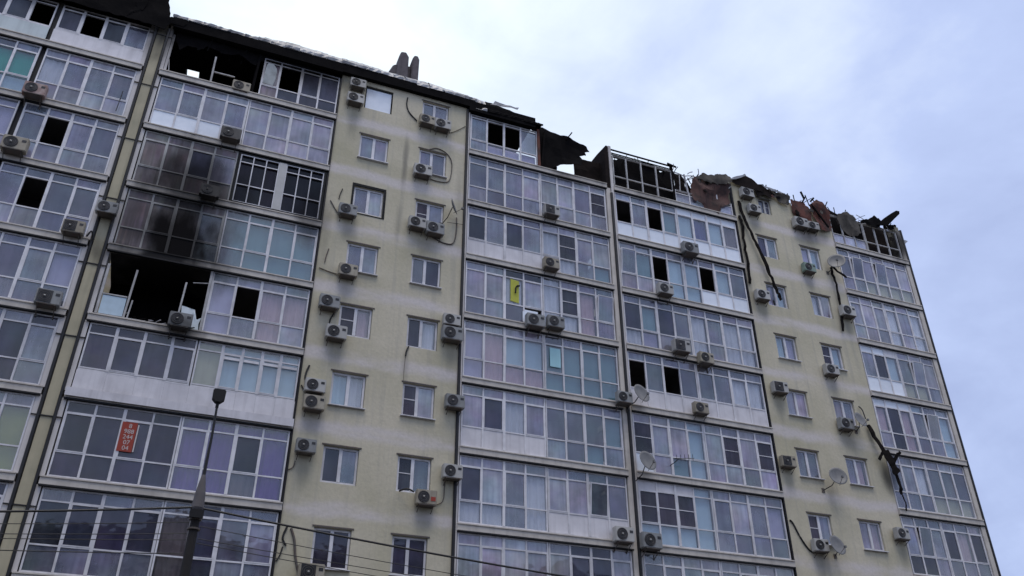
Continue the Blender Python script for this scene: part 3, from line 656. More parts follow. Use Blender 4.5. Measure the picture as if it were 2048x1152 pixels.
bpy.data.objects['torn_pane'].location = -HOUSE_INV
# slab above the top storey: whole over the left part, burnt away to the right
mb = MB(); mt = M['char']
mb.box(-8.3, .62, 0.0, 8, 31.92, 32.05, mt); mb.box(.62, 1.22, 0, 2.5, 31.92, 32.05, mt); mb.box(.62, 1.22, 3.55, 8, 31.92, 32.05, mt); mb.box(1.22, 17.3, 0.0, 8, 31.92, 32.05, mt)
hpart(mb.build('attic_slab'))
for u in (7.44, 3.71, -.69): hpart(MB().box(u-.05, u+.05, .35, 5.5, 28.9, 31.9, M['char']).build('party_wall'))

# roof: soffit, gutter board and bent zinc edge
ROOF = empty('roof'); hpart(ROOF); ROOF.location = -HOUSE_INV
for q in ((-.05, 7.5, -.25, .0, 31.68, 32.22), (7.5, 13.8, -.25, -.04, 31.72, 32.24), (13.8, 17.3, -.25, .0, 31.48, 32.1)): MB().box(*q, mt).build('soffit', ROOF)
prof = [(-.18, 32.50), (.9, 32.52), (2.3, 32.62), (3.4, 32.80), (4.7, 32.98), (5.7, 32.97), (6.7, 32.92), (8.1, 32.90), (9.55, 32.86), (11.8, 32.86), (13.0, 32.80), (13.8, 32.74), (14.8, 32.66), (15.8, 32.60), (16.6, 32.42), (17.1, 32.30), (17.75, 31.80)]
# a seam every 0.55 m: each sheet of the roof edge a piece of its own
def prof_z(u):
    for (a, za), (b, zb) in zip(prof, prof[1:]):
        if a <= u <= b: return za+(zb-za)*(u-a)/(b-a)
    return prof[-1][1]
u = -.18; i = 0
while u < 17.6:
    w = .62 + random.uniform(-.06, .06); v = min(u+w, 17.7); j = random.uniform(-.025, .025)
    za, zb_ = prof_z(u), prof_z(v); q = MB(); pts = []
    lo = (32.24 if u < 11 else 32.16) if u < 13.8 else 31.66
    rows_ = []
    for s in range(5):
        x = u+(v-u)*s/4; zt_ = za+(zb_-za)*s/4 + random.uniform(-.02, .03)
        rows_.append([(x, -.27+j, lo+random.uniform(-.02, .02)), (x, -.28+j+random.uniform(-.03, .03), lo+.13), (x, -.10+j+random.uniform(-.05, .05), (lo+.13+zt_)/2), (x, .12+j, zt_), (x, .6, zt_+.06)])
    vs = [p for r_ in rows_ for p in r_]
    q.add(vs, [(a*5+b, a*5+5+b, a*5+6+b, a*5+1+b) for a in range(4) for b in range(4)], M['tin'] if u < 14.6 else M['char'])
    o = q.build('roof_sheet', ROOF); md = o.modifiers.new('thickness', 'SOLIDIFY'); md.thickness = .012
    u = v + .004; i += 1
for q in ((-.2, .55, .55, 8), (.55, 1.45, .55, 2.5), (.55, 1.45, 4.6, 8), (1.45, 17.0, .55, 8)):
    a, b, c, d = q; zf = lambda y: 32.75+.12*(y-.55)
    ro = MB().add([(a, c, zf(c)), (b, c, zf(c)), (b, d, zf(d)), (a, d, zf(d))], [(0, 1, 2, 3)], M['tin']).build('roof_slope', ROOF); md = ro.modifiers.new('thickness', 'SOLIDIFY'); md.thickness = .05
for i in range(16):
    x = random.uniform(.2, 6.9); l = random.uniform(.25, .8); z = 31.75
    MB().bar((x, random.uniform(-.1, .6), z), (x+random.uniform(-.25, .25), random.uniform(-.15, .6), z-l), random.uniform(.02, .06), .02, M['char']).build('hanging_lath', ROOF)
sheet('hanging_membrane', [(.1, 31.8), (.15, 31.2), (.4, 30.7), (.7, 31.1), (1.2, 30.95), (1.5, 31.3), (2.3, 31.1), (2.9, 31.35), (3.6, 30.9), (3.9, 31.3), (4.6, 31.25), (5.2, 31.35), (6.2, 31.3), (7.3, 31.45), (7.3, 31.8)], .05, M['char'], ROOF, amp=.10, cuts=4, seed=31, ragged=.12)
# a lifted sheet corner and burnt eave of the far left bay
sheet('roof_sheet', [(14.9, 32.35), (16.4, 32.55), (16.5, 32.72), (16.2, 32.62), (15.2, 32.62)], -.12, M['tin'], ROOF, amp=.08, cuts=2)
sheet('burnt_eave', [(-8.3, 31.42), (-4.5, 31.40), (-2.0, 31.36), (-.35, 31.30), (-.22, 31.75), (-.30, 32.3), (-.42, 32.75), (-.6, 33.4), (-1.30, 33.4), (-1.32, 32.3), (-1.42, 32.08), (-1.72, 32.16), (-1.70, 33.4), (-8.3, 33.6)], -.34, M['char'], ROOF, amp=.05, cuts=4, seed=2, thick=.03)
sheet('burnt_eave', [(-.45, 31.75), (.35, 31.78), (.5, 32.0), (-.2, 32.15), (-.42, 32.05)], -.32, M['char'], ROOF, amp=.05, cuts=2, seed=4)
# broken chimney stubs
CH = empty('chimney', (10.3, 1.0, 32.9), ROOF)
BRK = mat('sooty_brick', (.12, .105, .11), .9, .6, (.05, .045, .05), 3, .4, soot=False, bump=.5)
def stack(poly, y0, y1):
    o = MB().prism([(x-10.3, z-32.9) for x, z in poly], y0, y1, BRK).build('chimney_stack', CH)
    m = o.modifiers.new('bevel', 'BEVEL'); m.width = .05; m.segments = 1
stack([(9.72, 32.7), (9.85, 33.7), (10.05, 34.25), (10.28, 34.42), (10.36, 32.7)], -.1, .45)
stack([(10.20, 32.7), (10.27, 34.75), (10.36, 35.08), (10.62, 35.12), (10.77, 34.85), (10.80, 32.7)], -.35, .30)
stack([(10.75, 32.7), (10.77, 34.5), (11.0, 34.55), (11.0, 32.7)], -.05, .40)
stack([(10.96, 32.7), (10.97, 34.85), (11.06, 35.10), (11.24, 35.12), (11.33, 34.9), (11.34, 32.7)], -.32, .30)

# right part of the third bay and the fourth bay: roof gone, charred remains
glazing('D', 0, edges(13.92, 17.45, 4), ('OOOO', 'cOOc', 'clll'), L(0)-.44, r0t, L(0)-.60, z0t, heavy=(2,))
BR = empty('burnt_top_floor'); BR_[0] = BR; hpart(BR); BR.location = -HOUSE_INV
MB().bar((17.55, .0, 29.2), (17.52, .0, 31.6), .14, .12, M['rust']).bar((17.7, .05, 29.2), (17.95, .1, 31.7), .10, .10, M['char']).build('scorched_post', BR)
sheet('charred_sheet', [(17.5, 29.2), (18.2, 29.25), (18.5, 29.6), (18.75, 29.72), (19.1, 29.85), (19.9, 30.0), (20.0, 30.55), (19.85, 30.72), (20.25, 30.82), (20.2, 31.05), (20.42, 31.1), (20.3, 31.45), (19.5, 31.62), (18.8, 31.72), (17.8, 31.9), (17.45, 31.9)], .12, M['char'], BR, amp=.14, cuts=2, seed=3)
MB().bar((19.15, .1, 31.55), (19.45, .0, 32.05), .06, .05, M['char']).build('charred_batten', BR)
sheet('charred_sheet', [(19.45, 29.15), (21.3, 29.1), (21.3, 30.7), (20.9, 30.45), (20.3, 30.5), (19.8, 30.55), (19.5, 30.2)], .75, M['charbrown'], BR, amp=.10, cuts=2, seed=5)
sheet('charred_sheet', [(17.7, 29.1), (18.5, 29.1), (18.55, 29.55), (17.7, 29.6)], .5, M['char'], BR, amp=.05, cuts=2, seed=6)
# fire wall between the sections, seen edge on
q = MB(); q.add([(21.36, -.02, 28.9), (21.36, 4.0, 28.9), (21.36, 4.0, 31.6), (21.36, 2.4, 32.05), (21.36, 1.0, 31.95), (21.36, -.02, 31.78)], [(0, 1, 2, 3, 4, 5)], M['charbrown'])
fo = q.build('fire_wall', BR); md = fo.modifiers.new('thickness', 'SOLIDIFY'); md.thickness = .10
# bare frame of the fourth bay
glazing('E', 0, [21.68, 22.48, 23.36, 24.25, 25.22], ('OOOO', 'OOOO', 'OOOO'), 31.22, r0t+.02, 31.18, z0t, frame='cleanf')
mb = MB()
for z, w in ((31.62, .07), (31.40, .035), (31.30, .03)): mb.bar((21.6, .02, z), (25.35, .02, z-.04), w, .06, M['char'])
mb.bar((21.6, .7, 31.8), (25.3, .7, 31.75), .05, .05, M['char']); mb.bar((25.0, -.05, 31.66), (25.5, -.1, 31.50), .10, .05, M['char'])
mb.bar((25.22, .02, 28.95), (25.25, .02, 31.6), .13, .12, M['char'])
mb.build('roof_rail', BR)
sheet('charred_sheet', [(21.7, 29.05), (23.35, 29.05), (23.4, 31.3), (23.0, 31.28), (22.6, 31.33), (22.3, 31.35), (22.0, 31.05), (21.72, 30.9)], .45, M['char'], BR, amp=.12, cuts=2, seed=8)
sheet('charred_sheet', [(23.3, 29.05), (25.3, 29.05), (25.3, 31.35), (24.85, 31.15), (24.5, 31.0), (24.35, 31.28), (24.0, 31.36), (23.7, 31.2), (23.42, 31.34)], .7, M['char'], BR, amp=.12, cuts=2, seed=9)
glazing('E', 0, [25.28, 26.14, 27.0, 27.9, 28.78], ('OOOO', 'OOOO', 'gggg'), 30.02, z0t+.60, 29.98, z0t, frame='frame')
MB().bar((26.12, 0, 29.9), (26.02, .02, 31.25), .08, .06, M['frame']).bar((27.9, 0, 29.9), (27.92, .0, 31.0), .07, .06, M['frame']).build('bent_post', BR)
sheet('rusty_sheet', [(26.45, 29.72), (26.9, 29.62), (27.3, 29.25), (27.9, 29.15), (28.1, 29.6), (28.75, 30.1), (28.9, 31.5), (28.3, 31.75), (27.3, 31.5), (26.6, 31.35), (26.5, 30.9), (26.35, 30.4)], -.16, M['rustdull'], BR, amp=.16, cuts=3, ragged=.13, seed=10)
sheet('charred_sheet', [(25.3, 29.6), (26.0, 29.6), (26.05, 30.9), (25.8, 31.2), (25.35, 31.1)], .35, M['charbrown'], BR, amp=.10, cuts=2, seed=11)
sheet('charred_sheet', [(26.0, 29.5), (26.6, 29.5), (26.55, 30.55), (26.3, 30.4), (26.15, 30.75), (26.0, 30.6)], .4, M['char'], BR, amp=.08, cuts=2, seed=12)
sheet('charred_sheet', [(27.9, 29.6), (28.8, 29.5), (28.8, 30.9), (27.9, 30.9)], .5, M['inner'], BR, amp=.05, cuts=2, seed=21)
sheet('bent_roof_sheet', [(26.6, 31.25), (27.6, 31.15), (28.6, 31.3), (29.15, 31.7), (29.1, 32.0), (28.9, 32.12), (28.0, 31.86), (27.2, 31.66)], -.24, M['khaki'], BR, amp=.12, cuts=3, ragged=.13, seed=13)
# plaster wall section: crumpled sheets along its head
sheet('bent_roof_sheet', [(28.95, 31.78), (29.3, 32.0), (30.1, 32.42), (30.55, 32.18), (30.9, 31.9), (30.9, 31.5), (30.2, 31.45), (29.4, 31.6)], -.22, M['charbrown'], BR, amp=.08, cuts=2, seed=14)
sheet('bent_roof_sheet', [(28.92, 31.80), (29.3, 32.05), (30.05, 32.47), (30.12, 32.38), (29.4, 31.93)], -.30, M['tin'], BR, amp=.03, cuts=2, seed=15)
sheet('bent_roof_sheet', [(30.5, 31.95), (31.25, 32.12), (31.4, 31.9), (31.75, 31.75), (31.6, 31.2), (31.2, 31.4), (30.7, 31.1), (30.6, 31.5)], -.22, M['charbrown'], BR, amp=.10, cuts=2, seed=16)
sheet('bent_roof_sheet', [(31.4, 31.95), (31.75, 31.85), (32.4, 31.85), (32.9, 31.62), (32.85, 31.15), (32.4, 31.1), (31.9, 31.4)], -.26, M['khaki'], BR, amp=.14, cuts=3, ragged=.13, seed=17, freq=1.8)
sheet('bent_roof_sheet', [(31.1, 32.0), (31.9, 31.98), (32.45, 31.86), (32.4, 31.76), (31.3, 31.88)], -.34, M['tin'], BR, amp=.08, cuts=2, seed=18, freq=2)
sheet('rusty_sheet', [(32.92, 30.55), (33.3, 30.4), (33.9, 30.32), (34.2, 30.25), (34.25, 31.3), (33.9, 31.62), (33.4, 31.6), (32.95, 31.5)], -.20, M['rust'], BR, amp=.10, cuts=3, ragged=.13, seed=19)
sheet('rusty_sheet', [(34.2, 31.45), (34.6, 31.95), (35.2, 31.95), (35.6, 31.35), (35.65, 30.4), (35.3, 29.95), (34.75, 29.95), (34.55, 30.3)], -.26, M['rust'], BR, amp=.16, cuts=3, ragged=.13, seed=20)
MB().bar((34.05, -.3, 31.3), (34.95, -.3, 29.9), .09, .06, M['char']).bar((33.7, -.25, 31.55), (33.5, -.3, 32.0), .12, .05, M['char']).bar((34.1, -.25, 31.5), (34.35, -.3, 31.8), .10, .05, M['char']).build('charred_batten', BR)
# last bay
glazing('H', 0, edges(*H_L, 3), ('OOO', 'OOO', 'ggg'), 31.1, r0t, 31.06, z0t, frame='cleanf')
glazing('H', 0, edges(*H_R, 3), ('OOO', 'OOO', 'OOO'), 31.1, r0t, 31.06, z0t, frame='cleanf')
sheet('scorched_sheet', [(36.05, 31.0), (36.3, 31.5), (36.8, 31.62), (37.4, 31.45), (37.75, 31.1), (37.72, 30.6), (37.3, 30.15), (36.8, 30.1), (36.35, 30.5)], -.2, M['khaki'], BR, amp=.16, cuts=3, ragged=.13, seed=22)
sheet('charred_sheet', [(35.4, 29.6), (36.6, 29.9), (37.8, 29.6), (37.8, 31.2), (36.2, 31.4), (35.45, 31.6)], .4, M['char'], BR, amp=.12, cuts=2, seed=23)
sheet('charred_sheet', [(37.8, 29.0), (40.3, 29.0), (40.3, 31.0), (39.9, 31.05), (39.5, 31.3), (39.0, 31.1), (38.4, 31.2), (37.8, 31.3)], .6, M['charbrown'], BR, amp=.12, cuts=2, seed=24)
sheet('charred_sheet', [(37.75, 31.35), (38.3, 31.55), (38.9, 31.95), (39.3, 31.85), (39.5, 31.7), (39.3, 31.45), (38.9, 31.05), (38.3, 31.15)], -.2, M['char'], BR, amp=.12, cuts=2, seed=25)
sheet('charred_slab', [(38.9, 31.3), (39.6, 31.95), (40.3, 32.5), (40.75, 32.82), (41.0, 32.84), (40.95, 32.62), (40.4, 32.1), (39.8, 31.5)], -.25, M['char'], BR, amp=.03, cuts=1, seed=26, ragged=.0, thick=.08)
sheet('charred_sheet', [(39.5, 31.25), (40.0, 31.3), (40.5, 31.5), (40.55, 31.75), (40.0, 31.6), (39.55, 31.65)], .05, M['char'], BR, amp=.10, cuts=2, seed=27, ragged=.1)
sheet('bent_flashing', [(40.62, 30.3), (41.1, 30.75), (40.62, 30.78)], .0, M['tin'], BR, amp=.05, cuts=2, seed=28)
for i in range(14):
    x = 35.6+i*.36; MB().bar((x, random.uniform(-.1, .4), 31.2), (x+random.uniform(-.25, .3), random.uniform(-.2, .4), 31.5+random.uniform(0, .35)), .04, .03, M['char']).build('charred_batten', BR)
for i in range(9):
    x = 31.2+i*.5; MB().bar((x, 0, 31.4), (x+random.uniform(-.3, .3), -.1, 31.75+random.uniform(0, .3)), .05, .03, M['char']).build('charred_batten', BR)
for i in range(8):
    x = 25.3+i*.4; MB().bar((x, .2, 30.9), (x+random.uniform(-.3, .3), .3, 31.35+random.uniform(0, .25)), .05, .03, M['char']).build('charred_batten', BR)

# burnt rafters, bent rods and torn frame pieces standing along the ruined edge
def rod(p, q, bend, r, m, name):
    p, q = Vector(p), Vector(q); mid = (p+q)/2+Vector(bend)
    pts = [p*(1-t)**2+mid*2*t*(1-t)+q*t*t for t in [i/6 for i in range(7)]]
    MB().tube(pts, r, M[m], 5).build(name, BR)
for i in range(30):
    x = random.choice((random.uniform(25.3, 28.8), random.uniform(29.2, 35.4), random.uniform(35.4, 40.3)))
    z = random.uniform(30.9, 31.5) if x < 29 or x > 35.4 else random.uniform(31.3, 31.6)
    l = random.uniform(.3, .75); a = random.uniform(-1.2, 1.2)
    rod((x, random.uniform(-.1, .3), z), (x+l*math.sin(a), random.uniform(-.25, .3), z+l*abs(math.cos(a))*.7), (random.uniform(-.15, .15), 0, random.uniform(-.1, .15)), random.uniform(.012, .03), random.choice(('char', 'char', 'wood', 'cleanf')), 'bent_rod')
for x0, x1, z0, z1 in ((25.35, 26.0, 31.22, 31.12), (26.0, 26.6, 31.12, 31.3), (25.62, 25.70, 29.95, 31.15), (26.55, 26.5, 29.95, 31.3), (27.05, 27.1, 29.9, 30.6), (35.5, 37.7, 31.15, 31.05), (37.8, 38.9, 31.1, 31.3), (39.0, 40.3, 31.2, 31.0)):
    rod((x0, .0, z0), (x1, .0, z1), (.03, 0, .05), .028, 'cleanf', 'torn_frame')
for i in range(10):
    x = 21.8+i*.36; rod((x, random.uniform(.1, .6), 31.2), (x+random.uniform(-.3, .3), random.uniform(.1, .6), 31.6+random.uniform(-.1, .15)), (0, 0, .05), .02, 'char', 'bent_rod')

for i in range(26):      # small torn scraps
    x = random.choice((random.uniform(26.6, 28.6), random.uniform(30.6, 33), random.uniform(33.0, 35.3), random.uniform(35.6, 39.9))); z = random.uniform(30.3, 31.15) if x > 33 or x < 29 else random.uniform(31.3, 31.6)
    w, h = random.uniform(.12, .35), random.uniform(.12, .45)
    sheet('torn_scrap', [(x, z), (x+w*.6, z-h*.1), (x+w, z+h*.5), (x+w*.4, z+h), (x-w*.2, z+h*.6)], random.uniform(-.34, -.1), M[random.choice(('char', 'charbrown', 'rust', 'khaki', 'wood'))], BR, amp=.10, cuts=2, seed=40+i, ragged=.06)

# ---------------------------------------------------------------- air conditioners
def ac_meshes():
    w, h, d = .80, .56, .30
    casing = {}
    for key in ('ac', 'acburnt', 'acold', 'acgrey', 'acred', 'acgreen'):
        me = MB().box(-w/2, w/2, -d/2, d/2, 0, h, M[key]).mesh('casing')
        bm = bmesh.new(); bm.from_mesh(me); bmesh.ops.bevel(bm, geom=list(bm.edges), offset=.025, segments=2, affect='EDGES'); bm.to_mesh(me); bm.free()
        casing[key] = me
    q = MB(); r = .225; seg = 20; cx, cz = -.12, h/2
    ring = [(cx+r*math.cos(2*math.pi*k/seg), -d/2-.022, cz+r*math.sin(2*math.pi*k/seg)) for k in range(seg)]
    back = [(x, -d/2+.01, z) for x, _, z in ring]
    q.add(ring+back, [tuple(range(seg))] + [(k, (k+1) % seg, seg+(k+1) % seg, seg+k) for k in range(seg)], M['acfan'])
    fan = q.mesh('fan_grille')
    q = MB()
    for rr in (.07, .14, .205):
        q.tube([(cx+rr*math.cos(2*math.pi*k/16), -d/2-.03, cz+rr*math.sin(2*math.pi*k/16)) for k in range(17)], .006, M['rackm'], 4)
    q.tube([(cx-.03, -d/2-.035, cz), (cx+.03, -d/2-.035, cz)], .03, M['ac'], 8)
    guard = q.mesh('fan_guard')
    q = MB()
    for sx in (-.27, .27):
        q.box(sx-.025, sx+.02, -d/2-.04, d/2+.20, -.045, -.005, M['rackm']); q.box(sx-.02, sx+.02, d/2+.155, d/2+.20, -.32, -.045, M['rackm'])
        q.bar((sx, -d/2+.04, -.05), (sx, d/2+.16, -.28), .025, .02, M['rackm'])
    q.box(-.31, .31, -d/2-.03, d/2+.16, -.03, -.008, M['rackm'])
    br = q.mesh('bracket')
    q = MB(); q.box(.20, .34, -d/2-.008, -d/2+.01, .34, .44, M['acfan']); bd = q.mesh('valve_cover')
    q = MB(); q.box(cx-.23, cx+.23, -d/2-.018, -d/2+.01, .05, h-.05, M['acfan']); sq = q.mesh('fan_grille')
    return casing, fan, guard, br, bd, sq
AC_C, AC_F, AC_G, AC_B, AC_V, AC_S = ac_meshes()
FAN_RIGHT = Matrix.Scale(-1, 4, (1, 0, 0))
def ac(u, z, y, label, burnt=False, s=1.0, rz=0.0, group='air conditioners on the facade'):
    e_ = empty('air_conditioner', (u, y, z-.28*s)); tag(e_, label, 'air conditioner', group)
    e_.scale = (s, s, s); e_.rotation_euler.z = rz
    kind = random.choice(('ac', 'ac', 'acold', 'acgrey')) if not burnt else 'acburnt'
    if 'reddish' in label: kind = 'acred'
    if 'greenish' in label: kind = 'acgreen'
    if 'grey air' in label: kind = 'acgrey'
    if 'red sticker' in label: MB().box(.16, .34, -.162, -.148, .14, .30, M['red']).build('sticker', e_)
    link('casing', AC_C[kind], e_); link('fan_grille', AC_S if random.random() < .25 else AC_F, e_); link('fan_guard', AC_G, e_); link('bracket', AC_B, e_)
    if not burnt and 'sticker' not in label: link('valve_cover', AC_V, e_)
    return e_
YB, YC = -.36, -.24
for u, z, y, lab, bu in [
 (-4.16, 26.20, YB, 'reddish stained air conditioner at the far left, just right of the emerald blinds', False),
 (-4.12, 23.42, YB, 'air conditioner at the far left, below and left of the yellowish open pane', False),
 (-1.35, 20.32, YB, 'air conditioner at far left balcony with black hose bending to the drainpipe', False),
 (-1.42, 17.28, YB, 'air conditioner at far left balcony, lowest one left of the olive pilaster', False),
 (-.46, 21.46, -.34, 'grey air conditioner mounted across the olive pilaster between the two drainpipes', False),
 (3.25, 29.32, -.05, 'soot stained air conditioner standing in the burnt top floor opening at left', False),
 (3.27, 26.34, YB, 'blackened air conditioner below the burnt top floor, beside three white film panes', True),
 (2.96, 23.22, YB, 'dark scorched air conditioner left of the white security grille', True),
 (2.96, 17.28, YB, 'air conditioner on the sill of the burnt out black balcony', False),
 (8.27, 31.18, YC, 'upper air conditioner of the pair left of the blue sheeted top window', False),
 (8.23, 30.22, YC, 'lower air conditioner of the pair left of the blue sheeted top window', False),
 (11.69, 30.05, YC, 'left air conditioner of two under the top window right of the chimney', False),
 (12.46, 30.02, YC, 'right air conditioner of two under the top window right of the chimney', False),
 (11.64, 26.98, YC, 'air conditioner at the window whose hose loops over its right side', False),
 (8.50, 23.88, YC, 'air conditioner lower left of the window with the black sealant surround', False),
 (11.55, 24.02, YC, 'left air conditioner of two under the window with the brown net', False),
 (12.36, 23.92, YC, 'right air conditioner of two under the window with the brown net', False),
 (8.80, 20.90, YC, 'lone air conditioner at lower left of a window, beside the teal balcony', False),
 (8.22, 19.28, YC, 'upper air conditioner of two staggered ones, beside the pink curtained balcony', False),
 (8.62, 17.98, YC, 'lower air conditioner of two staggered ones, beside the pink curtained balcony', False),
 (13.30, 19.50, YC, 'upper air conditioner of the pair at the right drainpipe of the left plaster wall', False),
 (13.34, 18.86, YC, 'lower air conditioner of the pair at the right drainpipe of the left plaster wall', False),
 (8.08, 15.60, YC, 'upper air conditioner of the stacked pair beside the pale blue balcony', False),
 (8.12, 14.92, YC, 'lower air conditioner of the stacked pair beside the pale blue balcony', False),
 (13.56, 15.86, YC, 'single air conditioner over the drainpipe, upper of two below the stacked pair', False),
 (8.03, 13.22, YC, 'air conditioner beside the purple curtained balcony', False),
 (13.56, 12.98, YC, 'single air conditioner over the drainpipe, lower of two below the stacked pair', False),
 (12.59, 11.86, YC, 'air conditioner with a red sticker under the dark half open window', False),
 (8.74, 8.82, YC, 'air conditioner under the lowest left window, cut by the bottom edge', False),
 (17.97, 26.36, YB, 'air conditioner on the third bay, uppermost one below the burnt roof', False),
 (17.87, 23.34, YB, 'air conditioner on the third bay, second one down, above the yellow cloth', False),
 (17.03, 20.18, YB, 'left air conditioner of two side by side below the yellow cloth', False),
 (17.99, 20.30, YB, 'right air conditioner of two side by side below the yellow cloth', False),
 (21.10, 17.22, -.40, 'grimy air conditioner on the middle pilaster left of a dish', False),
 (20.64, 11.30, YB, 'air conditioner low on the middle pilaster, left side', False),
 (23.79, 23.30, YB, 'air conditioner on the fourth bay below an open dark pane', False),
 (25.50, 26.08, YB, 'air conditioner on the fourth bay below the bright white panes', False),
 (24.32, 20.34, YB, 'air conditioner on the fourth bay with pipe at left, over two open panes', False),
 (25.58, 19.96, YB, 'air conditioner hung low on the slab edge right of the open panes', False),
 (24.95, 17.36, YB, 'air conditioner on the white parapet panels of the fourth bay', False),
 (21.85, 11.18, YB, 'air conditioner low on the fourth bay, right of the middle drainpipe', False),
 (29.75, 30.86, YC, 'upper air conditioner at the burnt top of the right plaster wall', False),
 (30.06, 29.86, YC, 'lower air conditioner at the burnt top of the right plaster wall', False),
 (33.02, 29.72, YC, 'left air conditioner of two under the rusty hanging sheets', False),
 (33.86, 29.72, YC, 'right air conditioner of two under the rusty hanging sheets', False),
 (29.57, 24.32, YC, 'air conditioner left of the window crossed by the long charred strip', False),
 (32.95, 26.76, YC, 'greenish air conditioner under the second window of the right plaster wall', False),
 (34.92, 24.52, YC, 'air conditioner at the right corner of the right plaster wall, upper one', False),
 (32.98, 20.76, YC, 'air conditioner on the lower edge of a right plaster wall window, no dish', False),
 (29.62, 19.22, YC, 'air conditioner at the upper left of a window on the right plaster wall', False),
 (33.15, 17.92, YC, 'air conditioner beside a dish, above the leaning charred board', False),
 (29.34, 15.52, YC, 'air conditioner left of the window above the lowest dish pair', False),
 (30.28, 11.86, YC, 'air conditioner left of the lowest dish, with a long hanging hose', False),
 (35.02, 12.86, YC, 'air conditioner at the right corner of the right plaster wall, lower one', False),
]:
    ac(u, z, y, lab, bu, s=random.uniform(.90, 1.10), rz=random.uniform(-.05, .05))

# ---------------------------------------------------------------- satellite dishes
def dish(u, z, d, label, arm=(-.35, -.3), yaw=0.0, pitch=-15):
    e_ = empty('satellite_dish', (u, 0, z)); tag(e_, label, 'satellite dish', 'satellite dishes on the facade')
    q = MB(); rings, seg = 5, 20; vs = [(0, 0, 0)]; fs = []
    for r in range(1, rings+1):
        rr = d/2*r/rings
        vs += [(rr*math.cos(2*math.pi*k/seg), -.22*(rr/(d/2))**2*d/2, rr*1.08*math.sin(2*math.pi*k/seg)) for k in range(seg)]
    fs += [(0, 1+k, 1+(k+1) % seg) for k in range(seg)]
    for r in range(rings-1):
        a = 1+r*seg; fs += [(a+k, a+(k+1) % seg, a+seg+(k+1) % seg, a+seg+k) for k in range(seg)]
    q.add(vs, fs, M['dish']); o = smooth(q.build('reflector', e_, (0, -.50, 0))); md = o.modifiers.new('thickness', 'SOLIDIFY'); md.thickness = .012
    o.rotation_euler = (R(pitch), 0, yaw)
    MB().tube([(0, -.47, -.0), (arm[0]*.5, -.36, arm[1]*.7), (arm[0], -.04, arm[1])], .022, M['pipe'], 6).box(arm[0]-.07, arm[0]+.07, -.06, -.03, arm[1]-.1, arm[1]+.1, M['rackm']).build('mounting_arm', e_)
    sv = Matrix.Rotation(yaw, 3, 'Z') @ Vector((0, -.45, -.12))
    MB().tube([(sv.x*.1, -.55, -d*.48), (sv.x, -.5+sv.y, -.15)], .012, M['rackm'], 5).box(sv.x-.04, sv.x+.04, -.56+sv.y, -.46+sv.y, -.19, -.10, M['dish']).build('feed_horn', e_)
dish(13.06, 25.14, .75, 'grey satellite dish right of the window with the brown net', (-.35, -.75), R(58))
dish(34.72, 27.42, .95, 'large pale satellite dish at the top right corner of the right plaster wall', (-.35, -.5), R(-40))
dish(21.87, 17.48, .85, 'satellite dish in front of the open panes beside the middle pilaster', (-.45, -.5), R(14))
dish(21.89, 14.43, .85, 'satellite dish low beside the middle pilaster, mounted on its right', (-.35, -.75), R(10))
dish(33.80, 18.12, .75, 'satellite dish right of the air conditioner above the leaning charred board', (.1, -.4), R(10))
dish(31.76, 15.04, .85, 'satellite dish alone on plaster between two windows, arm to lower left', (-.55, -.55), R(-15))
dish(30.92, 11.85, .85, 'lowest satellite dish, touching the right end of an air conditioner', (.25, -.3), R(8))

# small aerial on the fourth bay
an = MB(); an.bar((-.5, -.5, 0), (.5, -.55, .12), .02, .02, M['pipe'])
for i in range(5): an.bar((-.35+i*.2, -.52, -.12+i*.03), (-.35+i*.2, -.52, .18+i*.03), .015, .015, M['pipe'])
an.bar((-.25, -.5, 0), (-.4, -.02, -.15), .025, .025, M['pipe'])
tag(an.build('television_aerial', None, (23.7, 0, 14.75)), 'small black television aerial in front of the fourth bay', 'aerial')

# ---------------------------------------------------------------- hoses, cables and hanging debris on the wall
def hose(pts, r, label, m='pipe', name='hose', y=-.06, cat='hose'):
    # smooth the path
    P = [Vector((p[0], p[2] if len(p) > 2 else y, p[1])) for p in pts]; out = []
    for i in range(len(P)-1):
        p0, p1, p2, p3 = P[max(i-1, 0)], P[i], P[i+1], P[min(i+2, len(P)-1)]
        for s in range(6):
            t = s/6; out.append(.5*((2*p1)+(p2-p0)*t+(2*p0-5*p1+4*p2-p3)*t*t+(3*p1-p0-3*p2+p3)*t**3))
    out.append(P[-1])
    return tag(MB().tube(out, r*.72, M[m], 6).build(name), label, cat)
hose([(10.72, 31.35), (10.70, 30.9), (10.85, 30.45), (11.25, 30.05)], .045, 'black hose bowed left of the paired air conditioners near the roof')
hose([(12.85, 29.8), (13.2, 30.05), (13.66, 30.5)], .022, 'thin cable rising right from the top paired air conditioners to the drainpipe', cat='cable', name='cable')
hose([(11.95, 28.5), (12.3, 28.68), (12.75, 28.55), (13.05, 28.1), (13.05, 27.3), (12.9, 26.85), (12.4, 26.75), (12.0, 26.8)], .032, 'grey hose looping around the right side of a window', 'rackm')
hose([(13.4, 24.95), (13.42, 24.3), (13.3, 23.55), (12.9, 23.42), (12.3, 23.6)], .04, 'grey hose hanging beside the dish near the brown net window', 'rackm')
hose([(12.95, 24.55, -.1), (13.7, 24.62, -.1)], .015, 'thin rod sticking out right below the dish by the brown net window', name='rod', cat='rod')
hose([(7.75, 24.35), (8.0, 23.95), (8.25, 23.6)], .03, 'pipe slanting to the air conditioner beside the security grille', 'rackm')
hose([(7.66, 20.9), (8.1, 20.8), (8.5, 20.75)], .03, 'pipe slanting to the air conditioner beside the teal balcony', 'rackm')
hose([(7.95, 21.9), (7.88, 21.5), (7.86, 21.2)], .03, 'short bent rusty hook on plaster beside the teal balcony', 'rackm', 'hook', cat='hook')
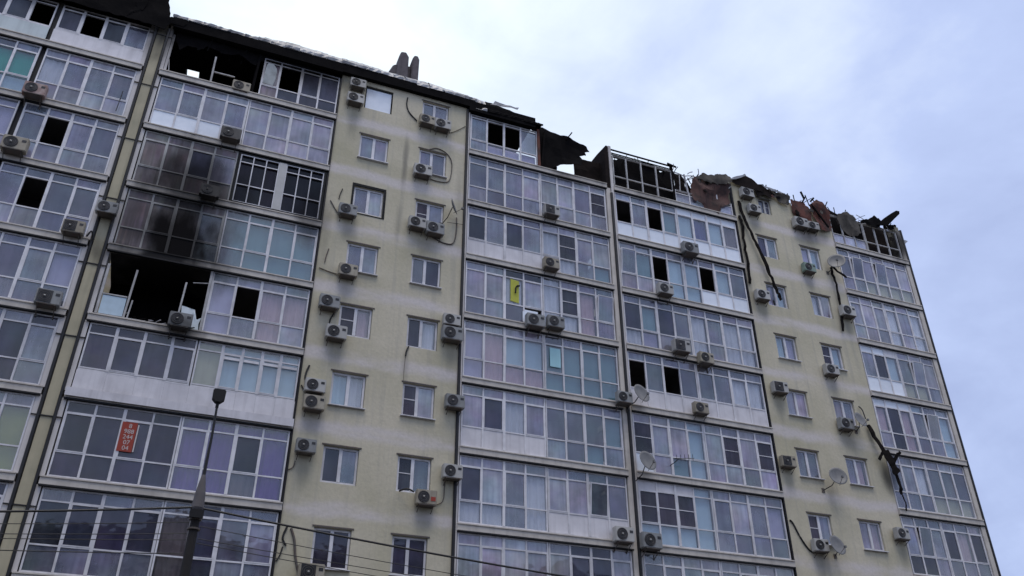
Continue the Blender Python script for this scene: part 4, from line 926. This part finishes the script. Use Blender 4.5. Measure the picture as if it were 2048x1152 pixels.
hose([(8.2, 25.1), (8.12, 24.75), (8.1, 24.5)], .03, 'short black hook above the air conditioner beside the security grille', 'pipe', 'hook', cat='hook')
hose([(8.52, 19.0), (8.36, 18.6), (8.38, 18.2), (8.5, 18.0)], .04, 'black hose between the two staggered air conditioners')
hose([(7.8, 16.5), (7.72, 16.2), (7.72, 15.9), (7.95, 15.65)], .05, 'black hose curving above the stacked air conditioners by the pale blue balcony')
hose([(7.6, 15.65), (7.75, 15.4), (7.95, 15.1)], .03, 'black hose running into the stacked air conditioners from the left')
hose([(7.7, 13.15), (7.9, 13.1)], .04, 'short hose left of the air conditioner by the purple balcony')
hose([(7.55, 12.35), (7.7, 12.45), (7.75, 12.7)], .03, 'small dark bracket hook below the air conditioner by the purple balcony', 'rackm', 'hook', cat='hook')
hose([(7.78, 10.35), (7.68, 9.95), (7.82, 9.7)], .05, 'black bent hose low beside the dark lowest balcony')
hose([(7.72, 9.65), (7.66, 9.35), (7.56, 9.15)], .035, 'black hose with plug end, lowest on the left plaster wall')
hose([(7.92, 10.3), (8.08, 9.9), (8.2, 9.3), (8.45, 8.6), (8.7, 8.2)], .06, 'pale pipe running down to the lowest air conditioner', 'rackm', 'pipe', cat='pipe')
hose([(11.6, 18.05), (11.52, 17.8), (11.5, 17.6)], .045, 'small black hook under a right window of the left plaster wall', 'pipe', 'hook', cat='hook')
hose([(11.5, 17.6, -.04), (11.48, 16.9, -.04), (11.5, 16.5, -.04)], .01, 'thin cable running down between two windows of the left plaster wall', 'rackm', 'cable', cat='cable')
hose([(13.0, 11.7), (13.3, 11.9), (13.35, 12.6), (13.45, 12.8)], .025, 'thin hose rising from the stickered air conditioner to the drainpipe', 'rackm')
hose([(11.6, 12.05, -.1), (11.85, 12.1, -.3), (12.1, 12.0, -.35)], .045, 'black hose end at the sill of the dark half open window')
hose([(-.86, 20.1, -.3), (-.75, 20.35, -.3), (-.62, 20.1, -.15)], .05, 'black hose from the far left air conditioner to the drainpipe')
hose([(29.05, 12.9), (29.2, 12.75), (29.45, 12.2), (29.75, 11.75), (29.95, 11.6)], .05, 'long black hose hanging to the lowest dish air conditioner')
hose([(34.35, 19.1, -.1), (34.48, 18.9, -.15), (34.46, 18.4, -.25)], .04, 'black bent hose above the dish by the charred board')
hose([(1.9, 26.0, -.2), (1.7, 26.02, -.2)], .02, 'short stub pipe left of the blackened air conditioner')
hose([(-1.22, 26.25, -.22), (-1.2, 26.9, -.22), (-1.19, 27.35, -.22)], .025, 'short black upright rod on the far left slab edge', 'pipe', 'rod', cat='rod')

def strip(pts, w, label, name='charred_strip'):
    mb = MB(); P = [Vector(p) for p in pts]
    vs = []; fs = []
    for i, p in enumerate(P):
        t = (P[min(i+1, len(P)-1)]-P[max(i-1, 0)]).normalized(); a = t.cross(Vector((0, 1, 0))).normalized(); b = a.cross(t)
        ww = w*(.7+.6*random.random()); th = .05
        vs += [p-a*ww/2-b*th/2, p+a*ww/2-b*th/2, p+a*ww/2+b*th/2, p-a*ww/2+b*th/2]
    for i in range(len(P)-1):
        for k in range(4): fs.append((i*4+k, i*4+(k+1) % 4, i*4+4+(k+1) % 4, i*4+4+k))
    fs += [(3, 2, 1, 0), tuple(len(vs)-4+k for k in range(4))]
    mb.add(vs, fs, M['wood'])
    return tag(mb.build(name), label, 'debris')
def dense(pts, k=5, j=.03):
    out = []
    for a, b in zip(pts, pts[1:]):
        for s in range(k):
            t = s/k; out.append(tuple(a[q]+(b[q]-a[q])*t+random.uniform(-j, j) for q in range(3)))
    return out+[pts[-1]]
strip(dense([(29.2, -.12, 30.3), (29.33, -.2, 29.2), (29.62, -.22, 28.1), (29.98, -.24, 27.0), (30.3, -.24, 25.75), (30.62, -.2, 24.75), (30.78, -.18, 24.35)]), .17, 'long charred strip hanging across the right plaster wall over two windows')
strip(dense([(29.12, -.12, 29.3), (29.17, -.14, 28.5), (29.1, -.14, 27.3), (29.12, -.12, 26.2), (29.04, -.1, 25.0)]), .14, 'charred strip hanging straight down along the left edge of the right plaster wall')
strip(dense([(34.55, -.14, 27.25), (34.66, -.16, 26.2), (34.62, -.16, 25.0), (34.42, -.14, 23.3)]), .12, 'charred strip hanging below the large corner dish')
strip(dense([(34.6, -.2, 27.3), (34.85, -.3, 27.0), (35.25, -.42, 26.6)], 3), .12, 'short charred bracket arm pointing right below the large corner dish', 'charred_bracket')
bo = strip(dense([(34.62, -.12, 18.15), (34.85, -.28, 17.3), (35.08, -.42, 16.6)], 4), .24, 'charred board leaning from the wall above the broken fan box', 'charred_board')
strip(dense([(35.0, -.45, 16.75), (35.25, -.48, 16.2), (35.45, -.46, 15.7)], 4), .42, 'bulky charred lump caught on the wall corner', 'charred_timber')
strip(dense([(35.42, -.42, 15.8), (35.5, -.36, 15.1), (35.55, -.3, 14.75)], 3), .14, 'narrow charred end hanging under the bulky charred lump', 'charred_timber')
strip(dense([(34.55, -.4, 16.3), (34.85, -.45, 16.65)], 3), .16, 'grey charred stub pointing left at the bulky charred lump', 'charred_timber')
strip(dense([(35.35, -.45, 16.2), (35.62, -.5, 16.6), (35.88, -.5, 16.8)], 3), .14, 'charred stub pointing right at the bulky charred lump', 'charred_timber')
strip(dense([(35.55, -.3, 14.75), (35.72, -.25, 14.4), (35.7, -.2, 14.0)], 3, .01), .03, 'thin wire dangling under the narrow charred end', 'charred_wire')

# ---------------------------------------------------------------- things behind or on the glass
sg = empty('phone_sign', (2.12, -.055, 12.78)); tag(sg, 'red sign with a white phone number inside a dark left balcony window', 'sign')
MB().box(-.24, .24, -.008, .008, -.52, .52, M['red']).build('board', sg)
MB().box(.26, .30, -.01, .01, -.50, .46, M['ink']).build('white_edge', sg)
for i, tx in enumerate(('8', '988', '244', '07', '04')):
    cu = bpy.data.curves.new('digits', 'FONT'); cu.body = tx; cu.size = .215; cu.align_x = 'CENTER'; cu.align_y = 'CENTER'; cu.extrude = .002
    to = bpy.data.objects.new('digits_tmp', cu); COL.objects.link(to); bpy.context.view_layer.update()
    me = bpy.data.meshes.new_from_object(to.evaluated_get(bpy.context.evaluated_depsgraph_get())); bpy.data.objects.remove(to)
    me.materials.clear(); me.materials.append(M['ink'])
    t_ = link('digits', me, sg, (.02 if i else .03, -.013, .38-i*.195)); t_.rotation_euler.x = R(90)
tag(sheet('yellow_cloth', [(16.02, 21.18), (16.42, 21.12), (16.42, 22.25), (16.02, 22.3)], -.05, M['yellow'], amp=.02, cuts=2, ragged=0), 'yellow cloth with a dark curved mark hung in a window', 'cloth')
yc = bpy.data.objects[-1] if False else [o for o in COL.objects if o.name == 'yellow_cloth'][0]
MB().tube([(16.24, -.085, 21.6), (16.25, -.085, 21.85), (16.32, -.085, 21.98), (16.44, -.085, 22.0)], .035, M['dark'], 6).build('dark_mark', yc)
tag(MB().box(-.32, .32, -.008, .008, -.3, .3, M['film']).box(-.40, -.32, -.008, .008, -.3, .2, M['film']).build('white_sheet', None, (16.98, -.05, 20.55)), 'white sheet in the pane behind the air conditioner below the yellow cloth', 'sheet')
tag(MB().box(-.25, .25, -.006, .006, -.45, .45, mat('aqua_board', (.40, .66, .70), .6, .2, None, 2, .2)).build('aqua_board', None, (18.08, -.05, 18.75)), 'pale aqua board standing in a teal glazed balcony', 'board')

# ---------------------------------------------------------------- street lamp and overhead wires
LX, LY = 4.43, -14.0
lp = empty('street_lamp', (LX, LY, 0)); tag(lp, 'dark street lamp on a thin arm above a concrete pole', 'street lamp')
MB().tube([(0, 0, 0), (0, 0, 3), (0, 0, 6.42)], [.13, .10, .078], M['concrete'], 14).build('pole', lp)
MB().tube([(0, 0, 6.42), (0, 0, 6.50), (0, 0, 6.78), (0, 0, 7.08), (0, 0, 7.12)], [.08, .112, .09, .042, .03], M['pale'], 14).build('pole_cap', lp)
MB().tube([(0, 0, 7.1), (.01, -.01, 7.9), (.0, -.03, 8.5)], [.032, .024, .022], M['pipe'], 8).build('arm', lp)
q = MB().prism([(-.045, 8.56), (.045, 8.56), (.115, 8.63), (.12, 8.79), (.095, 8.82), (-.095, 8.82), (-.12, 8.79), (-.115, 8.63)], -.09, .05, M['dark']).box(-.03, .03, -.055, .0, 8.46, 8.56, M['dark']).build('lamp_head', lp)
MB().tube([(0, 0, 6.28), (0, 0, 6.31)], .112, M['rackm'], 14).box(-.12, .12, -.15, -.09, 6.29, 6.44, M['dark']).build('clamp', lp)
MB().tube([(0, 0, 6.10), (0, 0, 6.13)], .114, M['rackm'], 14).build('clamp', lp)
def wire(p, q, sag, r, label):
    P = []; n = 28
    for i in range(n+1):
        t = i/n; P.append((p[0]+(q[0]-p[0])*t, p[1]+(q[1]-p[1])*t, p[2]+(q[2]-p[2])*t-sag*4*t*(1-t)))
    return tag(MB().tube(P, r, M['pipe'], 6).build('overhead_cable'), label, 'cable')
wire((LX-.1, LY-.14, 6.46), (-26, LY-.2, 6.2), 1.1, .020, 'thick black cable running left from the lamp pole')
wire((LX+.1, LY-.14, 6.46), (36, LY-.2, 6.2), .75, .020, 'thick black cable running right from the lamp pole across the plaster wall')
for i, (z, sg_, s) in enumerate(((6.19, .95, 'uppermost'), (5.99, .85, 'second'), (5.88, .75, 'third'), (5.64, .6, 'lowest'))):
    wire((LX-.1, LY-.14, z), (-26, LY-.1, z-.1), sg_, .007+.002*(i == 3), '%s of the thin wires running left from the lamp pole' % s)
for i, (z, sg_, s) in enumerate(((6.14, .75, 'uppermost'), (5.92, .62, 'middle'), (5.84, .72, 'lowest'))):
    wire((LX+.1, LY-.14, z), (36, LY-.1, z-.2), sg_, .007, '%s of the thin wires running right from the lamp pole' % s)
